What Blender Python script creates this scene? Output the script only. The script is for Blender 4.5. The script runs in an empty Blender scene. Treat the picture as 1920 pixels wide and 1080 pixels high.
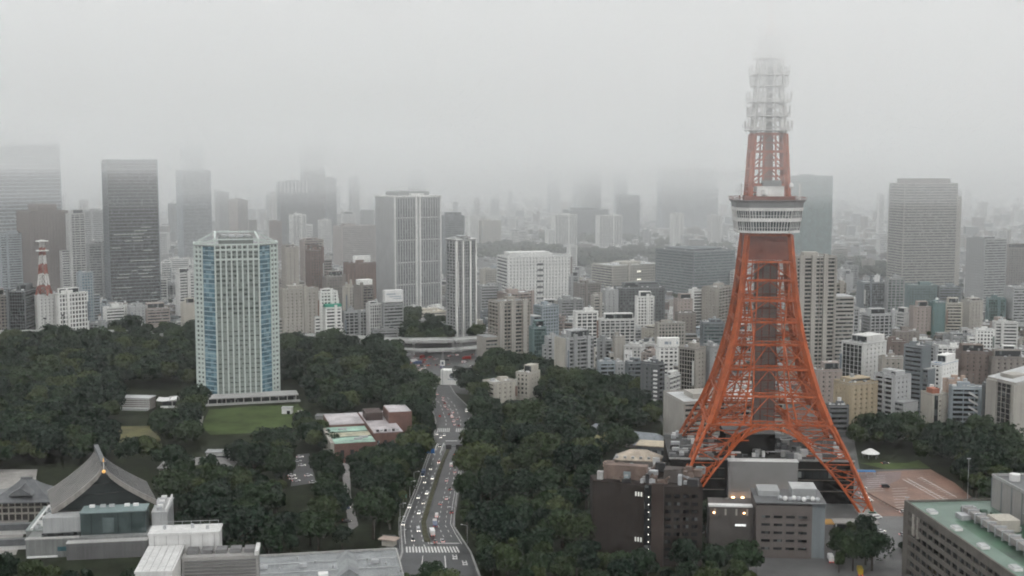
import bpy, math, random
from mathutils import Vector, Matrix

sc = bpy.context.scene
C = sc.collection
rnd = random.Random(11)
R = math.radians

# ------------------------------------------------------------------ camera, sky, sun, exposure
F, HORIZON, EYE = 2350.0, 305.0, 182.0          # focal length in 1920-px pixels, horizon row, camera height in metres
PITCH = math.atan((540 - HORIZON) / F)
cam = bpy.data.cameras.new('camera')
camera = bpy.data.objects.new('camera', cam)
C.objects.link(camera)
sc.camera = camera
cam.sensor_width = 36
cam.lens = 36 * F / 1920
cam.clip_start, cam.clip_end = 1.0, 40000
camera.location = (0, 0, EYE)
camera.rotation_euler = (math.pi / 2 - PITCH, 0, 0)

SUN_DIR = Vector((-0.22, 0.62, -1.0)).normalized()      # light travels this way: from behind the camera, a little from the right
world = bpy.data.worlds.new('World')
sc.world = world
world.use_nodes = True
wt = world.node_tree
sky_tex = wt.nodes.new('ShaderNodeTexSky')
sky_tex.sky_type = 'NISHITA'
sky_tex.sun_disc = False
sky_tex.sun_elevation = math.asin(-SUN_DIR.z)
sky_tex.sun_rotation = math.atan2(-SUN_DIR.x, -SUN_DIR.y)
sky_tex.dust_density = 2
sky_tex.air_density = 1.0
grey = wt.nodes.new('ShaderNodeHueSaturation')
grey.inputs['Saturation'].default_value = 0.04         # an overcast sky: hardly any blue left
bg = wt.nodes['Background']
wt.links.new(sky_tex.outputs[0], grey.inputs['Color'])
wt.links.new(grey.outputs[0], bg.inputs['Color'])
bg.inputs['Strength'].default_value = 0.12

sun = bpy.data.lights.new('sun', 'SUN')
sun_o = bpy.data.objects.new('sun', sun)
C.objects.link(sun_o)
sun.energy = 0.9
sun.angle = R(40)
sun.color = (1.0, 0.97, 0.93)
sun_o.rotation_euler = SUN_DIR.to_track_quat('-Z', 'Y').to_euler()

vs = sc.view_settings
vs.view_transform, vs.look, vs.exposure, vs.gamma = 'Standard', 'None', 1.47, 1
vs.use_curve_mapping = False
cy = sc.cycles
cy.use_denoising = True
cy.max_bounces, cy.volume_bounces, cy.diffuse_bounces, cy.glossy_bounces = 8, 8, 2, 1
cy.use_adaptive_sampling = True
cy.adaptive_threshold = 0.05
cy.adaptive_min_samples = 12
cy.filter_width = 1.9

# ------------------------------------------------------------------ where a picture point lies in the place
FWD = Vector((0, math.cos(PITCH), -math.sin(PITCH)))
UPV = Vector((0, math.sin(PITCH), math.cos(PITCH)))
def ray(px, py):
    return FWD + Vector((1, 0, 0)) * ((px - 960) / F) + UPV * ((540 - py) / F)
def G(px, py, z=0.0):
    d = ray(px, py)
    t = (z - EYE) / d.z
    return Vector((d.x * t, d.y * t, z))
def at(px, py, Y):
    d = ray(px, py)
    t = Y / d.y
    return Vector((d.x * t, Y, EYE + d.z * t))
def pix(p):
    v = Vector(p) - Vector((0, 0, EYE))
    dz = v.dot(FWD)
    return 960 + F * v.x / dz, 540 - F * v.dot(UPV) / dz, dz

# ------------------------------------------------------------------ mesh builder
class MB:
    def __init__(s):
        s.v, s.f, s.m = [], [], []
    def quad(s, a, b, c, d, mi=0):
        n = len(s.v); s.v += [tuple(a), tuple(b), tuple(c), tuple(d)]; s.f.append((n, n+1, n+2, n+3)); s.m.append(mi); return s
    def tri(s, a, b, c, mi=0):
        n = len(s.v); s.v += [tuple(a), tuple(b), tuple(c)]; s.f.append((n, n+1, n+2)); s.m.append(mi); return s
    def box(s, x0, x1, y0, y1, z0, z1, mi=0):
        n = len(s.v)
        s.v += [(x0,y0,z0),(x1,y0,z0),(x1,y1,z0),(x0,y1,z0),(x0,y0,z1),(x1,y0,z1),(x1,y1,z1),(x0,y1,z1)]
        for q in ((0,3,2,1),(4,5,6,7),(0,1,5,4),(1,2,6,5),(2,3,7,6),(3,0,4,7)):
            s.f.append(tuple(n+i for i in q)); s.m.append(mi)
        return s
    def cbox(s, cx, cy, cz, sx, sy, sz, mi=0):
        return s.box(cx-sx/2, cx+sx/2, cy-sy/2, cy+sy/2, cz-sz/2, cz+sz/2, mi)
    def bar(s, a, b, t, t2=None, mi=0):
        a, b = Vector(a), Vector(b); d = b - a
        if d.length < 1e-6: return s
        d.normalize(); u = d.cross(Vector((0,0,1)))
        if u.length < 1e-3: u = Vector((1,0,0))
        u.normalize(); w = d.cross(u); t2 = t2 or t
        n = len(s.v)
        for p, k in ((a, t), (b, t2)):
            for su, sw in ((-1,-1),(1,-1),(1,1),(-1,1)):
                s.v.append(tuple(p + u*su*k/2 + w*sw*k/2))
        for q in ((0,1,2,3),(7,6,5,4),(0,4,5,1),(1,5,6,2),(2,6,7,3),(3,7,4,0)):
            s.f.append(tuple(n+i for i in q)); s.m.append(mi)
        return s
    def prism(s, poly, z0, z1, mi=0):
        n = len(s.v); k = len(poly)
        s.v += [(p[0],p[1],z0) for p in poly] + [(p[0],p[1],z1) for p in poly]
        s.f.append(tuple(n+i for i in range(k))[::-1]); s.m.append(mi)
        s.f.append(tuple(n+k+i for i in range(k))); s.m.append(mi)
        for i in range(k):
            j = (i+1) % k; s.f.append((n+i, n+j, n+k+j, n+k+i)); s.m.append(mi)
        return s
    def sheet(s, poly, z, mi=0):
        n = len(s.v); s.v += [(p[0],p[1],z) for p in poly]; s.f.append(tuple(range(n, n+len(poly)))); s.m.append(mi); return s
    def cone(s, cx, cy, r0, r1, z0, z1, k=10, mi=0):
        n = len(s.v)
        for r, z in ((r0, z0), (r1, z1)):
            for i in range(k):
                a = 2*math.pi*i/k; s.v.append((cx+r*math.cos(a), cy+r*math.sin(a), z))
        s.f.append(tuple(n+i for i in range(k))[::-1]); s.m.append(mi)
        s.f.append(tuple(n+k+i for i in range(k))); s.m.append(mi)
        for i in range(k):
            j = (i+1) % k; s.f.append((n+i, n+j, n+k+j, n+k+i)); s.m.append(mi)
        return s
    def ball(s, c, r, k=10, rz=None, mi=0):
        n = len(s.v); h = k//2; rz = rz or r
        for i in range(h+1):
            th = math.pi*i/h
            for j in range(k):
                a = 2*math.pi*j/k; s.v.append((c[0]+r*math.sin(th)*math.cos(a), c[1]+r*math.sin(th)*math.sin(a), c[2]+rz*math.cos(th)))
        for i in range(h):
            for j in range(k):
                q = (j+1) % k; s.f.append((n+i*k+j, n+(i+1)*k+j, n+(i+1)*k+q, n+i*k+q)); s.m.append(mi)
        return s
    def mesh(s, name, mats):
        me = bpy.data.meshes.new(name); me.from_pydata(s.v, [], s.f)
        for m in (mats if isinstance(mats, (list, tuple)) else [mats]): me.materials.append(m)
        if any(s.m): me.polygons.foreach_set('material_index', s.m)
        me.update(); return me
    def build(s, name, mats, parent=None, loc=None, smooth=False):
        me = s.mesh(name, mats)
        if smooth: me.polygons.foreach_set('use_smooth', [True]*len(me.polygons))
        return obj(name, me, parent, loc)

def obj(name, me, parent=None, loc=None, rz=0.0):
    o = bpy.data.objects.new(name, me); C.objects.link(o)
    if parent is not None: o.parent = parent
    if loc is not None: o.location = loc
    if rz: o.rotation_euler = (0, 0, rz)
    return o
def tag(o, label, cat, group=None):
    o['label'] = label; o['category'] = cat
    if group: o['group'] = group
    return o
def kind(o, k):
    o['kind'] = k; return o
def thing(name, label, cat, loc=(0,0,0), rz=0.0, group=None):
    o = bpy.data.objects.new(name, None); C.objects.link(o); o.empty_display_size = 2
    o.location = loc; o.rotation_euler = (0, 0, rz)
    return tag(o, label, cat, group)
def struct(name, mb, m):
    return kind(mb.build(name, m), 'structure')
_pm = {}
def piece(name, dims, m, parent, loc, rz=0.0):           # a box part; alike pieces share one mesh
    key = (round(dims[0],2), round(dims[1],2), round(dims[2],2), m.name)
    me = _pm.get(key)
    if me is None:
        me = _pm[key] = MB().cbox(0,0,0,*dims).mesh(name, m)
    return obj(name, me, parent, loc, rz)
def copy_tree(o, parent=None):
    c = o.copy(); C.objects.link(c); c.parent = parent
    for ch in o.children:
        copy_tree(ch, c)
    return c

# ------------------------------------------------------------------ materials
_mats = {}
def mat(name, col, rough=0.8, var=0.12, scale=0.12, spec=0.3, metal=0.0, streak=0.0, emit=None, bump=0.0):
    if name in _mats: return _mats[name]
    m = bpy.data.materials.new(name); m.use_nodes = True; t = m.node_tree; N = t.nodes; L = t.links
    b = N['Principled BSDF']
    b.inputs['Roughness'].default_value = rough; b.inputs['Metallic'].default_value = metal
    b.inputs['Specular IOR Level'].default_value = spec
    tc = N.new('ShaderNodeTexCoord')
    nz = N.new('ShaderNodeTexNoise'); nz.inputs['Scale'].default_value = scale; nz.inputs['Detail'].default_value = 5
    nz.inputs['Roughness'].default_value = 0.65
    L.new(tc.outputs['Object'], nz.inputs['Vector'])
    fac = nz.outputs['Fac']
    if streak:                                             # rain streaks: noise stretched downwards
        mp = N.new('ShaderNodeMapping'); mp.inputs['Scale'].default_value = (1.6, 1.6, 0.05)
        n2 = N.new('ShaderNodeTexNoise'); n2.inputs['Scale'].default_value = 0.6; n2.inputs['Detail'].default_value = 4
        L.new(tc.outputs['Object'], mp.inputs['Vector']); L.new(mp.outputs[0], n2.inputs['Vector'])
        mx = N.new('ShaderNodeMix'); mx.inputs[0].default_value = streak
        L.new(nz.outputs['Fac'], mx.inputs[2]); L.new(n2.outputs['Fac'], mx.inputs[3]); fac = mx.outputs[0]
    rp = N.new('ShaderNodeValToRGB'); e = rp.color_ramp.elements
    e[0].position, e[1].position = 0.3, 0.72
    e[0].color = (*[max(0, c*(1-var*1.6)) for c in col], 1); e[1].color = (*[min(1, c*(1+var)) for c in col], 1)
    L.new(fac, rp.inputs[0])
    L.new(rp.outputs[0], b.inputs['Base Color'])
    if bump:
        bp = N.new('ShaderNodeBump'); bp.inputs['Strength'].default_value = bump; L.new(fac, bp.inputs['Height']); L.new(bp.outputs[0], b.inputs['Normal'])
    if emit:
        b.inputs['Emission Color'].default_value = (*emit[:3], 1); b.inputs['Emission Strength'].default_value = emit[3]
    _mats[name] = m
    return m
def glass(name, col, light=(0.25,0.27,0.27), share=0.25, cell=(1.7, 1.7, 3.3), rough=0.12, lit=0.0):
    """window glass: dark, glossy, with a blind drawn behind some of the panes"""
    if name in _mats: return _mats[name]
    m = bpy.data.materials.new(name); m.use_nodes = True; t = m.node_tree; N = t.nodes; L = t.links
    b = N['Principled BSDF']; b.inputs['Roughness'].default_value = rough; b.inputs['Specular IOR Level'].default_value = 0.5
    tc = N.new('ShaderNodeTexCoord'); sn = N.new('ShaderNodeVectorMath'); sn.operation = 'SNAP'; sn.inputs[1].default_value = cell
    L.new(tc.outputs['Object'], sn.inputs[0])
    oi = N.new('ShaderNodeObjectInfo')
    wn = N.new('ShaderNodeTexWhiteNoise'); wn.noise_dimensions = '4D'
    L.new(sn.outputs[0], wn.inputs['Vector']); L.new(oi.outputs['Random'], wn.inputs['W'])
    rp = N.new('ShaderNodeValToRGB'); e = rp.color_ramp.elements; rp.color_ramp.interpolation = 'CONSTANT'
    e[0].position = 0; e[0].color = (*[c*0.7 for c in col], 1)
    e[1].position = 0.4; e[1].color = (*col, 1)
    k = e.new(1-share); k.color = (*[(a+b2)/2 for a, b2 in zip(col, light)], 1)
    k = e.new(1-share*0.45); k.color = (*light, 1)
    L.new(wn.outputs['Value'], rp.inputs[0]); L.new(rp.outputs[0], b.inputs['Base Color'])
    if lit:                                                # a few rooms with the lights on
        r2 = N.new('ShaderNodeValToRGB'); r2.color_ramp.interpolation = 'CONSTANT'
        r2.color_ramp.elements[0].color = (0,0,0,1); r2.color_ramp.elements[1].position = 1-lit; r2.color_ramp.elements[1].color = (1,1,1,1)
        L.new(wn.outputs['Value'], r2.inputs[0]); L.new(r2.outputs[0], b.inputs['Emission Strength'])
        b.inputs['Emission Color'].default_value = (0.5, 0.47, 0.38, 1)
    _mats[name] = m
    return m

WALL = {
 'white': (.90,.90,.87), 'offwhite': (.68,.68,.66), 'cream': (.55,.52,.455), 'beige': (.44,.42,.38), 'tan': (.47,.39,.27), 'sand': (.40,.375,.335),
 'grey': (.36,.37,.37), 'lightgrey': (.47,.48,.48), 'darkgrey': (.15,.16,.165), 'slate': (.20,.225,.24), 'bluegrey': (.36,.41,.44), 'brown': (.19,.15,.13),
 'darkbrown': (.085,.06,.05), 'redbrown': (.20,.135,.115), 'pink': (.40,.345,.315), 'black': (.025,.025,.027), 'teal': (.16,.24,.24), 'peach': (.55,.42,.34),
 'greybrown': (.26,.235,.215), 'olive': (.28,.27,.22),
}
def wall(n): return mat('wall_' + n, tuple(.82*c for c in WALL[n]), rough=.82, var=.17, scale=.07, streak=.5)
GL = {
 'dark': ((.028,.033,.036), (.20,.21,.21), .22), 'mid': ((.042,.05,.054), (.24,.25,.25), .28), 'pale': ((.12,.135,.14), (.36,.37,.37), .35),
 'blue': ((.055,.13,.175), (.16,.27,.32), .3), 'green': ((.05,.085,.08), (.16,.21,.20), .25), 'teal': ((.06,.15,.145), (.12,.23,.22), .2), 'black': ((.012,.014,.016), (.10,.11,.11), .12),
}
def gl(n): return glass('glass_' + n, GL[n][0], GL[n][1], GL[n][2])
ROOF = mat('roof_membrane', (.28,.29,.29), rough=.55, var=.3, scale=.09)
ROOF_L = mat('roof_light', (.44,.45,.45), rough=.5, var=.2, scale=.1)
ROOF_D = mat('roof_dark', (.13,.135,.14), rough=.45, var=.25, scale=.1)
METAL = mat('galvanised_metal', (.42,.43,.44), rough=.45, var=.15, scale=.5, metal=.3)
WHITE = mat('white_paint', (.66,.66,.65), rough=.5, var=.06, scale=.3)
CONC = mat('concrete', (.34,.34,.33), rough=.85, var=.2, scale=.12, streak=.4)
BLACK = mat('black_metal', (.03,.03,.032), rough=.5, var=.1)
# ------------------------------------------------------------------ buildings
FACE = {  # bay, pier width, pier depth, spandrel height, spandrel depth
 'grid': (3.4, 1.15, .45, 1.45, .40), 'ribbon': (0, 0, 0, 1.65, .40), 'fins': (2.6, .60, .9, .75, .30), 'balcony': (6.4, .28, 1.40, 1.15, 1.30),
 'small': (4.4, 3.2, .42, 1.95, .38), 'curtain': (2.4, .14, .18, .55, .12), 'blank': None, 'frame': (5.0, .8, .8, .9, .7), 'stripe': (3.6, 1.7, .5, .5, .2),
 'lines': (0, 0, 0, .8, .5), 'glass': (4.2, .10, .12, .16, .10),
}
FOOT = []          # footprints of what stands on the ground: (x, y, radius)
RECT = []          # picture boxes of the buildings placed so far: (x0, x1, y0, y1, depth)
def place(xl, xc, xr, yb, a, dep):
    """footprint of a block from its picture: where its outline starts and ends, the corner between its two visible faces, its foot, its turn"""
    if not a:
        p = G((xl+xr)/2, yb); az = math.atan2(p.x, p.y); dz = pix(p)[2]; s = F/dz
        r = Vector((math.cos(az), -math.sin(az), 0)); v = Vector((math.sin(az), math.cos(az), 0))
        w = (xr-xl)/s; c = p + v*(dep/2); ang = math.atan2(r.y, r.x)
        return c, ang, w, dep, p
    p = G(xc, yb); az = math.atan2(p.x, p.y); dz = pix(p)[2]; s = F/dz
    r = Vector((math.cos(az), -math.sin(az), 0)); v = Vector((math.sin(az), math.cos(az), 0)); q = R(abs(a))
    if a > 0:
        w, d = (xc-xl)/s/math.cos(q), (xr-xc)/s/math.sin(q)
        e1 = -r*math.cos(q) + v*math.sin(q); e2 = r*math.sin(q) + v*math.cos(q); xa = -e1
    else:
        w, d = (xr-xc)/s/math.cos(q), (xc-xl)/s/math.sin(q)
        e1 = r*math.cos(q) + v*math.sin(q); e2 = -r*math.sin(q) + v*math.cos(q); xa = e1
    return p + e1*w/2 + e2*d/2, math.atan2(xa.y, xa.x), w, d, p

def facade(root, w, d, z0, h, k, style, wm, split, fl, near, mb):
    """piers and floor bands standing proud of the glazed core on one side; k = 0 front, 1 right, 2 back, 3 left"""
    L = (w if k in (0,2) else d) - 1.0
    half = (d if k in (0,2) else w)/2
    def put(name, u, zc, ln, th, ht):
        th2 = th + .5
        off = half - .5 + th2/2
        if k == 0: c, dm = (u, -off, zc), (ln, th2, ht)
        elif k == 2: c, dm = (u, off, zc), (ln, th2, ht)
        elif k == 1: c, dm = (off, u, zc), (th2, ln, ht)
        else: c, dm = (-off, u, zc), (th2, ln, ht)
        if split and near: piece(name, dm, wm, root, c)
        else: mb.cbox(*c, *dm)
    H = h - z0
    if style == 'blank':
        put('wall_panel', 0, z0+H/2, L, .02, H); return
    bay, pw, pd, sh, sd = FACE[style]
    n = max(2, round(H/fl)); f = H/n
    if bay:
        nb = max(1, round(L/max(bay, L/26))); bw = L/nb
        pw = min(pw*max(1, bw/bay), bw*.8)
        for i in range(nb+1 if style != 'small' else nb):
            u = -L/2 + (i if style != 'small' else i+.5)*bw
            if style == 'small': put('pier', u, z0+H/2, bw-1.25, pd, H)
            else: put('pier', max(-L/2+pw/2, min(L/2-pw/2, u)), z0+H/2, pw, pd, H)
    nm = 'balcony' if style == 'balcony' else 'spandrel'
    step = 1 if n <= 45 else 2
    for i in range(0, n, step):
        put(nm, 0, z0 + i*f + sh/2 + .02, L, sd, sh)
    put('cornice', 0, h-.35, L, sd, .7)

def clutter(root, w, d, h, rg, wm, n=None, tank=None, hut=True):
    """what stands on a flat roof: stair hut, water tank, air conditioners"""
    if hut and min(w, d) > 6:
        a, b, c = rg.uniform(.25,.45)*w, rg.uniform(.3,.5)*d, rg.uniform(2.6,4.2)
        x, y = rg.uniform(-.2,.2)*w, rg.uniform(-.05,.22)*d
        MB().cbox(0,0,c/2,a,b,c).build('stair_hut', wm, root, (x,y,h+.3))
        if tank is None: tank = rg.random() < .5
        if tank and a > 3.4: MB().cone(0,0,1.35,1.35,0,2.2,10).build('water_tank', METAL if rg.random()<.5 else WHITE, root, (x+rg.uniform(-.2,.2)*a, y, h+.3+c))
    for i in range(n if n is not None else rg.randint(2,5)):
        s = rg.uniform(1.1,2.4)
        MB().cbox(0,0,.75,s,s*.8,1.5).build('roof_unit', METAL if rg.random()<.6 else WHITE, root, (rg.uniform(-.40,.40)*w, rg.uniform(-.42,.42)*d, h+.3))

def block(root, w, d, h, front, side, wm, gm, rm, fl=3.3, split=False, z0=0.0, seen=(0,), back=None, parapet=1.0, cm=None):
    """one storeyed volume under root: glazed core, facades, corner posts, roof, parapet"""
    MB().box(-w/2+.5, w/2-.5, -d/2+.5, d/2-.5, z0, h).build('glazing', gm, root)
    mb = MB()
    styles = (front, side if isinstance(side, str) else side[0], back or front, side if isinstance(side, str) else side[1])
    for k in range(4): facade(root, w, d, z0, h, k, styles[k], wm, split, fl, k in seen, mb)
    cw = min(1.1, w*.12)
    for sx in (-1,1):
        for sy in (-1,1):
            mb.cbox(sx*(w/2-cw/2+.06), sy*(d/2-cw/2+.06), (z0+h)/2, cw, cw, h-z0)
    if z0 == 0: mb.box(-w/2-.08, w/2+.08, -d/2-.08, d/2+.08, 0, min(3.0, h*.2))
    kind(mb.build('wall', cm or wm, root), 'stuff')
    MB().box(-w/2-.1, w/2+.1, -d/2-.1, d/2+.1, h, h+.3).build('roof', rm, root)
    if parapet:
        p = MB(); e = .14
        p.box(-w/2-e, w/2+e, -d/2-e, -d/2+.25, h+.3, h+.3+parapet); p.box(-w/2-e, w/2+e, d/2-.25, d/2+e, h+.3, h+.3+parapet)
        p.box(-w/2-e, -w/2+.25, -d/2+.25, d/2-.25, h+.3, h+.3+parapet); p.box(w/2-.25, w/2+e, -d/2+.25, d/2-.25, h+.3, h+.3+parapet)
        p.build('parapet', wm, root)

SIGNS = ((.4,.4,.38),(.16,.19,.22),(.24,.16,.13),(.5,.5,.48),(.14,.18,.16))
def articulate(root, w, d, h, rg, wm):
    """what keeps a block from being a plain box: stair shaft, set-back storey, lower wing, hanging sign, roof aerial"""
    if rg.random() < .5 and w > 8:
        x = rg.choice((-.5,-.18,.12,.5))*w; sw = rg.uniform(2.2,3.4)
        MB().box(-sw/2,sw/2,-1.9,.3,0,h+rg.uniform(2.5,4.5)).build('stair_shaft', wm, root, (max(-w/2+sw/2,min(w/2-sw/2,x)),-d/2,0))
    if rg.random() < .45 and h > 9:
        a, b, c = w*rg.uniform(.5,.8), d*rg.uniform(.5,.75), rg.choice((3.2,6.2))
        x, y = rg.uniform(-.5,.5)*(w-a)*.8, d*.1
        o = MB().box(x-a/2,x+a/2,y-b/2,y+b/2,h+.31,h+c).build('setback_storey', wm, root)
        MB().box(x-a/2+.6,x+a/2-.6,y-b/2-.12,y-b/2-.01,h+1.3,h+c-.7).build('window_band', gl('dark'), o)
    if rg.random() < .4 and h > 12:
        s = rg.choice((-1,1)); a = w*rg.uniform(.25,.5); hh_ = h*rg.uniform(.45,.8); x0, x1 = (w/2+.2, w/2+a) if s > 0 else (-w/2-a, -w/2-.2)
        o = MB().box(x0,x1,-d/2+1.2,d/2-1,0,hh_).build('side_wing', wm, root)
        for i in range(int(hh_//3.3)): MB().box(x0+.5,x1-.5,-d/2+1.02,-d/2+1.19,1.6+i*3.3,3.1+i*3.3).build('window_band', gl('dark'), o)
        MB().box(x0-.1,x1+.1,-d/2+1.1,d/2-.9,hh_,hh_+.6).build('wing_roof', rg.choice((ROOF,ROOF_L)), o)
    if rg.random() < .3:
        i = rg.randrange(5); x = rg.choice((-1,1))*(w/2-1)
        MB().box(-.6,.6,-1.5,-.4,h*.35,h*.8).build('hanging_sign', mat('sign_board_%d' % i, SIGNS[i], rough=.5), root, (x,-d/2-.9,0))
    if rg.random() < .5:
        x, y = rg.uniform(-.35,.35)*w, rg.uniform(-.2,.35)*d
        MB().bar((x,y,h+.3),(x,y,h+rg.uniform(5,10)),.22).build('aerial', METAL, root)

NAMED = []
def building(name, label, xl, xc, xr, yt, yb, a=0, dep=18, front='grid', side='small', wl='grey', g='mid', roof=None, fl=3.3,
             split=None, cat='building', group=None, top=True, parapet=1.0, n=None, tank=None, fill=False):
    c, ang, w, d, p = place(xl, xc, xr, yb, a, dep)
    dz = pix(p)[2]; h = max(3.0, at(xc if a else (xl+xr)/2, yt, p.y).z)
    if split is None: split = dz < 1330
    root = thing(name, label, cat, (c.x, c.y, 0), ang, group)
    rg = random.Random(int(xl*7 + yt*13))
    seen = (0,) if not a else ((0,1) if a > 0 else (0,3))
    block(root, w, d, h, front, side, wall(wl), gl(g), roof or rg.choice((ROOF, ROOF, ROOF_L, ROOF_D)), fl, split, seen=seen, parapet=parapet)
    if top:
        clutter(root, w, d, h, rg, wall(wl), n if n is not None else rg.randint(4,8), tank)
        if n is None: articulate(root, w, d, h, rg, wall(wl))
    FOOT.append((c.x, c.y, math.hypot(w, d)/2)); RECT.append((xl, xr, yt, yb, dz))
    if not fill: NAMED.append((name, label, (xl+xr)/2, (yt+yb)/2))
    root['_w'], root['_d'], root['_h'] = w, d, h
    return root
# ------------------------------------------------------------------ ground, roads, lawns
def poly(pts, z=0.0): return [(q.x, q.y) for q in (G(a, b) for a, b in pts)]
GROUND = mat('city_ground', (.10,.10,.098), rough=.75, var=.5, scale=.02)
ASPH = mat('wet_asphalt', (.052,.054,.056), rough=.45, var=.35, scale=.06, spec=.3)
ASPH2 = mat('lane_asphalt', (.10,.10,.10), rough=.45, var=.2, scale=.08)
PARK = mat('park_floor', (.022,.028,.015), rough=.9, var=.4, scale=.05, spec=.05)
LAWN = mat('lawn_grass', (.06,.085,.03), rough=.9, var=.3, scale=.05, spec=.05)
LAWN_B = mat('dry_meadow', (.10,.095,.038), rough=.9, var=.35, scale=.06)
HEDGE = mat('hedge_leaf', (.035,.05,.02), rough=.9, var=.5, scale=.5)
KERB = mat('kerb_stone', (.32,.32,.31), rough=.7, var=.2)
PAINT = mat('road_paint', (.62,.62,.60), rough=.6, var=.15, scale=.4)
PLOT = mat('carpark_surface', (.20,.115,.085), rough=.5, var=.28, scale=.05)
PLOT_P = mat('carpark_mauve', (.18,.13,.125), rough=.5, var=.2, scale=.05)
PATH = mat('path_paving', (.26,.25,.235), rough=.65, var=.25, scale=.1)

struct('ground', MB().sheet([(-14000,-1500),(14000,-1500),(14000,16000),(-14000,16000)], 0), GROUND)
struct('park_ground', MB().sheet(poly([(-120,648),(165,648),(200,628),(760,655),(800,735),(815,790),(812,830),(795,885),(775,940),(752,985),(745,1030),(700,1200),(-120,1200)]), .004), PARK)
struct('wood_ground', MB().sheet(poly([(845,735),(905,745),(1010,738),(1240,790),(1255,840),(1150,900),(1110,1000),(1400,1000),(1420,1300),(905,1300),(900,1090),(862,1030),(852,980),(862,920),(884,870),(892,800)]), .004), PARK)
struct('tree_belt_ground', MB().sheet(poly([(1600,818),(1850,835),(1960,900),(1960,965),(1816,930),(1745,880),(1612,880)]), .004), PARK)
struct('lawn', MB().sheet(poly([(392,768),(470,762),(560,758),(572,772),(548,802),(470,812),(395,816),(378,800)]), .010), LAWN)
struct('meadow', MB().sheet(poly([(196,800),(300,798),(302,826),(262,842),(205,846)]), .010), LAWN_B)
struct('grass_verge', MB().sheet(poly([(1612,868),(1700,868),(1722,862),(1745,878),(1660,880)]), .010), LAWN)
struct('lawn_path', MB().sheet(poly([(365,806),(374,780),(382,780),(378,808)]), .014), PATH)
struct('footpath', MB().sheet(poly([(556,770),(566,768),(574,792),(564,794)]), .014), PATH)
struct('park_lane', MB().sheet(poly([(640,866),(655,862),(658,930),(672,985),(655,998),(645,930)]), .012), mat('lane_paving', (.20,.19,.185), rough=.5, var=.2))
struct('temple_court', MB().sheet(poly([(-60,880),(70,880),(60,960),(30,1040),(-60,1050)]), .008), PATH)
struct('small_car_park', MB().sheet(poly([(556,852),(580,850),(592,905),(545,912)]), .012), ASPH)
struct('side_street', MB().sheet(poly([(716,1002),(742,1003),(800,1100),(750,1100)]), .008), ASPH)
struct('tower_forecourt', MB().sheet(poly([(1250,865),(1620,880),(1700,960),(1700,1015),(1560,1110),(1420,1110),(1420,1000),(1240,960)]), .005), ASPH2)

# the avenue: left and right edge, row by row
EDGE = [(1125,735,930),(1080,742,896),(1035,757,880),(985,753,848),(945,769,852),(910,783,858),(860,801,868),(822,815,882),(790,819,888),(760,810,874),(738,795,852),(715,774,838),(690,760,834),(668,752,910),(655,750,925)]
edges = [(G(l, y), G(r, y)) for y, l, r in EDGE]
def ribbon(mb, pts, z):
    for (a, b), (c, d) in zip(pts, pts[1:]): mb.quad((a.x,a.y,z),(b.x,b.y,z),(d.x,d.y,z),(c.x,c.y,z))
    return mb
struct('avenue', ribbon(MB(), edges, .016), ASPH)
def across(y, t):
    """point on the avenue at picture row y, t across from its left edge (0) to its right edge (1)"""
    for (y0,l0,r0),(y1,l1,r1) in zip(EDGE, EDGE[1:]):
        if y1 <= y <= y0:
            k = (y0-y)/(y0-y1); l, r = l0+(l1-l0)*k, r0+(r1-r0)*k
            p, q = G(l, y), G(r, y); return p + (q-p)*t
def heading(y, t):
    a, b = across(y+3, t), across(y-3, t); return math.atan2(b.y-a.y, b.x-a.x)
for t0, nm in ((-.035, 'kerb'), (1.005, 'kerb')):
    m = MB(); k = [(across(y,t0), across(y,t0+.03)) for y in (1120,1080,1035,985,945,910,860,822,790,760,738,715,695)]
    for (a,b),(c,d) in zip(k, k[1:]):
        m.quad((a.x,a.y,.15),(b.x,b.y,.15),(d.x,d.y,.15),(c.x,c.y,.15)); m.quad((b.x,b.y,0),(b.x,b.y,.15),(d.x,d.y,.15),(d.x,d.y,0)); m.quad((a.x,a.y,0),(c.x,c.y,0),(c.x,c.y,.15),(a.x,a.y,.15))
    struct(nm, m, KERB)
mk = MB()                                                # painted lane lines
for t in (.17,.34,.72,.86):
    for y in range(832, 1030, 9):
        y2 = y + 3.6
        if t < .5 or 862 < y < 1010: mk.quad(*[(p.x,p.y,.020) for p in (across(y,t-.007), across(y,t+.007), across(y2,t+.007), across(y2,t-.007))])
for t in (.26,.66,.5):
    for y in range(745, 800, 7): mk.quad(*[(p.x,p.y,.020) for p in (across(y,t-.008), across(y,t+.008), across(y+3.5,t+.008), across(y+3.5,t-.008))])
for t, y0, y1 in ((.04,828,1020),(.42,985,1020),(.30,1042,1090),(.62,1042,1090),(.96,830,1020)):
    ys = [y0+(y1-y0)*i/10 for i in range(11)]
    for a, b in zip(ys, ys[1:]): mk.quad(*[(p.x,p.y,.0205) for p in (across(a,t-.006), across(a,t+.006), across(b,t+.006), across(b,t-.006))])
for t, y0, y1 in ((.13,832,852),(.30,830,850),(.45,846,900)):
    mk.quad(*[(p.x,p.y,.021) for p in (across(y0,t-.012), across(y0,t+.012), across(y1,t+.012), across(y1,t-.012))])
for y, a, b in ((1018,.45,.93),(826,.33,.66)): mk.quad(*[(p.x,p.y,.0212) for p in (across(y,a), across(y,b), across(y+1.2,b), across(y+1.2,a))])
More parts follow.
